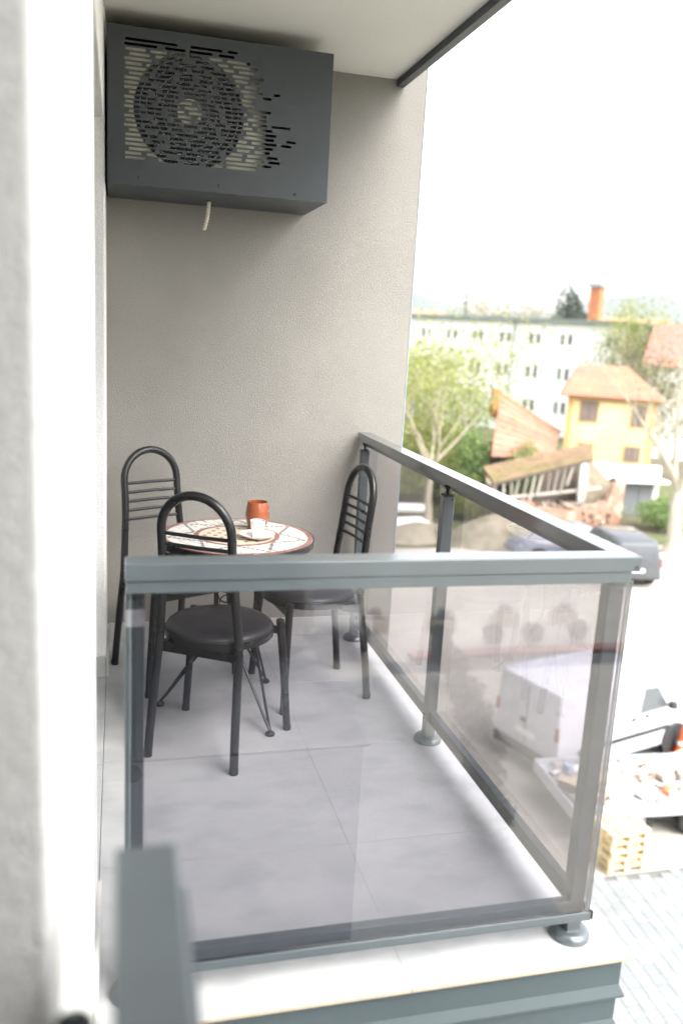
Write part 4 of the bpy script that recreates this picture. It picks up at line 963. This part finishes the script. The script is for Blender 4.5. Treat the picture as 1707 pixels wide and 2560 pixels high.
def tree(label, loc, H, trunk_h, r0, spread, seed, leafm, nleaf, ls, bark='bark', levels=4, limbs=4, upw=.55, name='tree', group=None, clump=.35):
    rnd = random.Random(seed); t = thing(name, label, 'tree', loc, 0, group)
    tm, bm_ = MB(), MB(); tips = []
    lean = Vector((rnd.uniform(-.06,.06), rnd.uniform(-.06,.06), 1))
    pts = [Vector((0,0,0))]+[lean*trunk_h*q/5+Vector((rnd.uniform(-1,1), rnd.uniform(-1,1), 0))*r0*.25 for q in range(1, 6)]
    tm.tube(pts, [r0*1.45, r0*1.08]+[r0*(1-.06*q) for q in range(1, 5)], 12)
    tm.build('trunk', bark, t, smooth=True)
    def grow(p, d, L, r, lv):
        n = 5; q = p.copy(); pp = [q.copy()]; rs = [r]
        for i in range(n):
            d = (d+Vector((rnd.gauss(0,.13), rnd.gauss(0,.13), rnd.gauss(.03,.08)))).normalized(); q = q+d*L/n; pp.append(q.copy()); rs.append(r*(1-.55*(i+1)/n))
            if lv > 0 and i >= 1 and rnd.random() < .8:
                ax = Vector((rnd.gauss(0,1), rnd.gauss(0,1), rnd.gauss(0,.5))); nd = (d*.75+ax.normalized()*.75+Vector((0,0,.12))).normalized()
                grow(q, nd, L*rnd.uniform(.5,.72), rs[-1]*.62, lv-1)
            if lv <= 1: tips.append((q.copy(), L))
        bm_.tube(pp, rs, 7 if lv > 1 else 4, cap=False)
        if lv > 0: grow(q, d, L*.62, rs[-1]*.9, lv-1)
    top = pts[-1]
    for k in range(limbs):
        a = 2*math.pi*(k+rnd.uniform(-.2,.2))/limbs
        d = Vector((math.cos(a)*spread, math.sin(a)*spread, upw+rnd.uniform(-.1,.3))).normalized()
        grow(top-Vector((0,0,trunk_h*.12*rnd.random())), d, (H-trunk_h)*.46*rnd.uniform(.85,1.15), r0*.55, levels-1)
    if nleaf:
        bo = bm_.build('branches', bark, t, smooth=True)
        vs, fs = [], []
        for k in range(nleaf):
            c, L = rnd.choice(tips); leaf_quad(vs, fs, c+Vector((rnd.gauss(0,clump), rnd.gauss(0,clump), rnd.gauss(0,clump*.8))), ls, rnd)
        MB().add(vs, fs)
        m = MB(); m.v = [tuple(v) for v in vs]; m.f = fs; me = bpy.data.meshes.new('crown'); me.from_pydata(m.v, [], m.f); me.materials.append(M[leafm]); link('crown', me, t)
    else: bm_.build('crown', bark, t, smooth=True)
    return t

def leaf_ball(name, label, cat, loc, rx, rz_, n, ls, m, seed, group=None, stem=.12, conical=False):
    rnd = random.Random(seed); t = thing(name, label, cat, loc, 0, group); vs, fs = [], []
    for k in range(n):
        d = Vector((rnd.gauss(0,1), rnd.gauss(0,1), rnd.gauss(0,1))).normalized(); q = rnd.random()**.35
        bump = 1+.12*math.sin(5*d.x+seed)+.1*math.sin(6*d.y+2*seed)+.08*math.sin(7*d.z)
        p = Vector((d.x*rx, d.y*rx, d.z*rz_))*q*bump
        if conical: f = 1-.72*max(0, min(1, (p.z+rz_)/(2*rz_))); p.x *= f*1.4; p.y *= f*1.4
        p.z += rz_+stem; leaf_quad(vs, fs, p, ls, rnd)
    me = bpy.data.meshes.new('crown'); me.from_pydata([tuple(v) for v in vs], [], fs); me.materials.append(M[m]); link('crown', me, t)
    MB().tube([(0,0,0),(0,0,stem+rz_*.8)], [rx*.09, rx*.05], 7).build('trunk', 'bark', t)
    return t

tree('leafing spring tree with forked pale trunk beside the grey wall edge', (12.35, 34.0, G), 9.9, 2.6, .15, .75, 12, 'leaf_spring', 5200, .17, 'bark', 4, 5, .9, clump=.7)
tree('pale green young tree between the spring tree and the red roof', (17.6, 43.0, G), 6.6, 1.4, .14, .8, 5, 'leaf_green', 4200, .18, 'bark', 4, 5, .8, clump=.5)
tree('large leafing tree far left behind the spring tree', (13.3, 42.0, G), 9.2, 2.2, .2, .8, 33, 'leaf_spring', 5500, .20, 'bark', 4, 5, .8, clump=.6)
tree('bare pollarded tree with thick pale limbs at the right edge', (21.15, 28.4, G), 8.8, 2.55, .30, .55, 44, 'leaf_spring', 260, .12, 'bark_pale', 4, 4, .95)
tree('olive brown bushy tree behind the yellow house', (31.2, 45.5, G), 9.6, 1.8, .2, .75, 8, 'leaf_olive', 6500, .22, 'bark', 4, 5, .9, clump=.55)
tree('bright yellow green tree on the right skyline', (42.6, 61, G), 12.6, 3, .25, .7, 21, 'leaf_spring', 6000, .26, 'bark', 4, 5, .9, clump=.7)
leaf_ball('dense_shrub', 'dense mid green shrub filling the space behind the spring tree', 'shrub', (13.9, 38.5, G), 2.1, 1.9, 6500, .2, 'leaf_spring', 17, stem=.6)
leaf_ball('dense_shrub', 'rounded pale green shrub left of the red tiled roof', 'shrub', (15.6, 37.6, G), 1.2, 1.5, 3800, .17, 'leaf_green', 18, stem=.9)
for i, (x, y, h, lb) in enumerate(((48.5,112,16.2,'bare buff poplar, left of the three on the skyline'),(53,113,16.8,'bare buff poplar, middle of the three on the skyline'),(57,111,16.0,'bare buff poplar next to the dark conifer'))):
    tree(lb, (x, y, G), h, 4, .22, .38, 50+i, 'leaf_buff', 1500, .30, 'bark_pale', 4, 5, 1.3, 'poplar_tree', 'bare poplars on the skyline', .5)
leaf_ball('conifer_tree', 'dark grey green conifer beside the orange chimney', 'tree', (49.2, 90, G), 2.5, 6.6, 6000, .42, 'leaf_dark', 3, stem=1.4)
leaf_ball('ivy_bush', 'bright green bush growing over the red tiled roof', 'bush', (17.95, 36.1, G), .95, 1.4, 2600, .14, 'leaf_green', 6, stem=.7)
leaf_ball('garden_bush', 'green bush at the foot of the bare pollarded tree', 'bush', (23.3, 32.2, G), 1.3, .75, 3200, .14, 'leaf_green', 7)
leaf_ball('garden_bush', 'low green bush beside the grey metal shed', 'bush', (21.9, 34.6, G), .8, .45, 1400, .12, 'leaf_green', 9)
leaf_ball('garden_bush', 'pale green bush between the left tree and the mound', 'bush', (14.6, 34.6, G), 1.1, .9, 2400, .14, 'leaf_spring', 13)

# ------------------------------------------------------------------ the street behind the camera, mirrored in the front pane
MB_ = MB().box(6.2, -18.45, G+.004, 22, -18.05, G+.13); struct(MB_.build('kerb', 'kerbred'))
struct(MB().box(5.2, -18.04, G+.004, 22, -17.3, G+.012).build('road', 'road'))
M['planter'] = mat('cream_planter', (.50, .44, .28), .8, .08, 3)
M['earth'] = mat('earth', (.03, .025, .02), 1, .3, 10)
for i, (x, y) in enumerate(((5.87,-20.6),(7.91,-20.4),(10.0,-20.7),(11.98,-20.7))):
    t = thing('planter', ('first', 'second', 'third', 'fourth')[i]+' cream street planter from the left in the pane reflection', 'planter', (x, y, G+.004), 0, 'street planters in the reflection')
    def oval(k): return [(.46*k*math.copysign(abs(math.cos(a))**.6, math.cos(a)), .26*k*math.copysign(abs(math.sin(a))**.6, math.sin(a))) for a in [2*math.pi*q/28 for q in range(28)]]
    MB().loft([[(u, v, 0) for u, v in oval(.9)], [(u, v, .34) for u, v in oval(1)], [(u, v, .34) for u, v in oval(.88)], [(u, v, .27) for u, v in oval(.86)]]).build('pot', 'planter', t)
    MB().loft([[(u, v, .271) for u, v in oval(.85)], [(u, v, .30) for u, v in oval(.8)], [(u, v, .33) for u, v in oval(.3)]]).build('soil', 'earth', t)
    rnd = random.Random(i); vs, fs = [], []
    for k in range(350): leaf_quad(vs, fs, Vector((rnd.gauss(.02,.1), rnd.gauss(0,.08), .42+rnd.gauss(0,.08))), .07, rnd)
    me = bpy.data.meshes.new('plant'); me.from_pydata([tuple(v) for v in vs], [], fs); me.materials.append(M['leaf_dark']); link('plant', me, t)
HB = [(7.3,-19.0,.27),(8.8,-18.85,.29),(10.04,-18.9,.29),(11.46,-18.95,.28),(7.05,-18.2,.3),(6.75,-16.6,.42),(6.4,-15.1,.42),(6.09,-13.9,.42),(5.76,-12.5,.42),(5.27,-11.4,.42),(4.9,-10.2,.42)]
for i, (x, y, r_) in enumerate(HB):
    row = 'kerb' if i < 4 else 'near'
    lb = ['leftmost', 'second', 'third', 'rightmost'][i]+' clipped ball shrub on the red kerb in the pane reflection' if i < 4 else ['farthest', 'second farthest', 'third farthest', 'middle', 'third nearest', 'second nearest', 'nearest'][i-4]+' ball shrub of the reflected row leading towards the balcony'
    leaf_ball('ball_shrub', lb, 'shrub', (x, y, G+.004), r_, r_, 1500, .07, 'leaf_box', 60+i, 'clipped ball shrubs in the reflection', .08)

# ------------------------------------------------------------------ haze over the valley
def haze():
    m, t, out = new_mat('haze'); v = t.nodes.new('ShaderNodeVolumePrincipled')
    v.inputs['Color'].default_value = (.95, .97, 1, 1); v.inputs['Density'].default_value = .00020; v.inputs['Anisotropy'].default_value = .2
    t.links.new(v.outputs[0], out.inputs['Volume'])
    o = MB().box(-2010, -2010, G-1-8, 2010, 2010, 150).build('haze', m); tag(o, 'pale even haze filling the air over the valley', 'haze', kind='stuff')
haze()
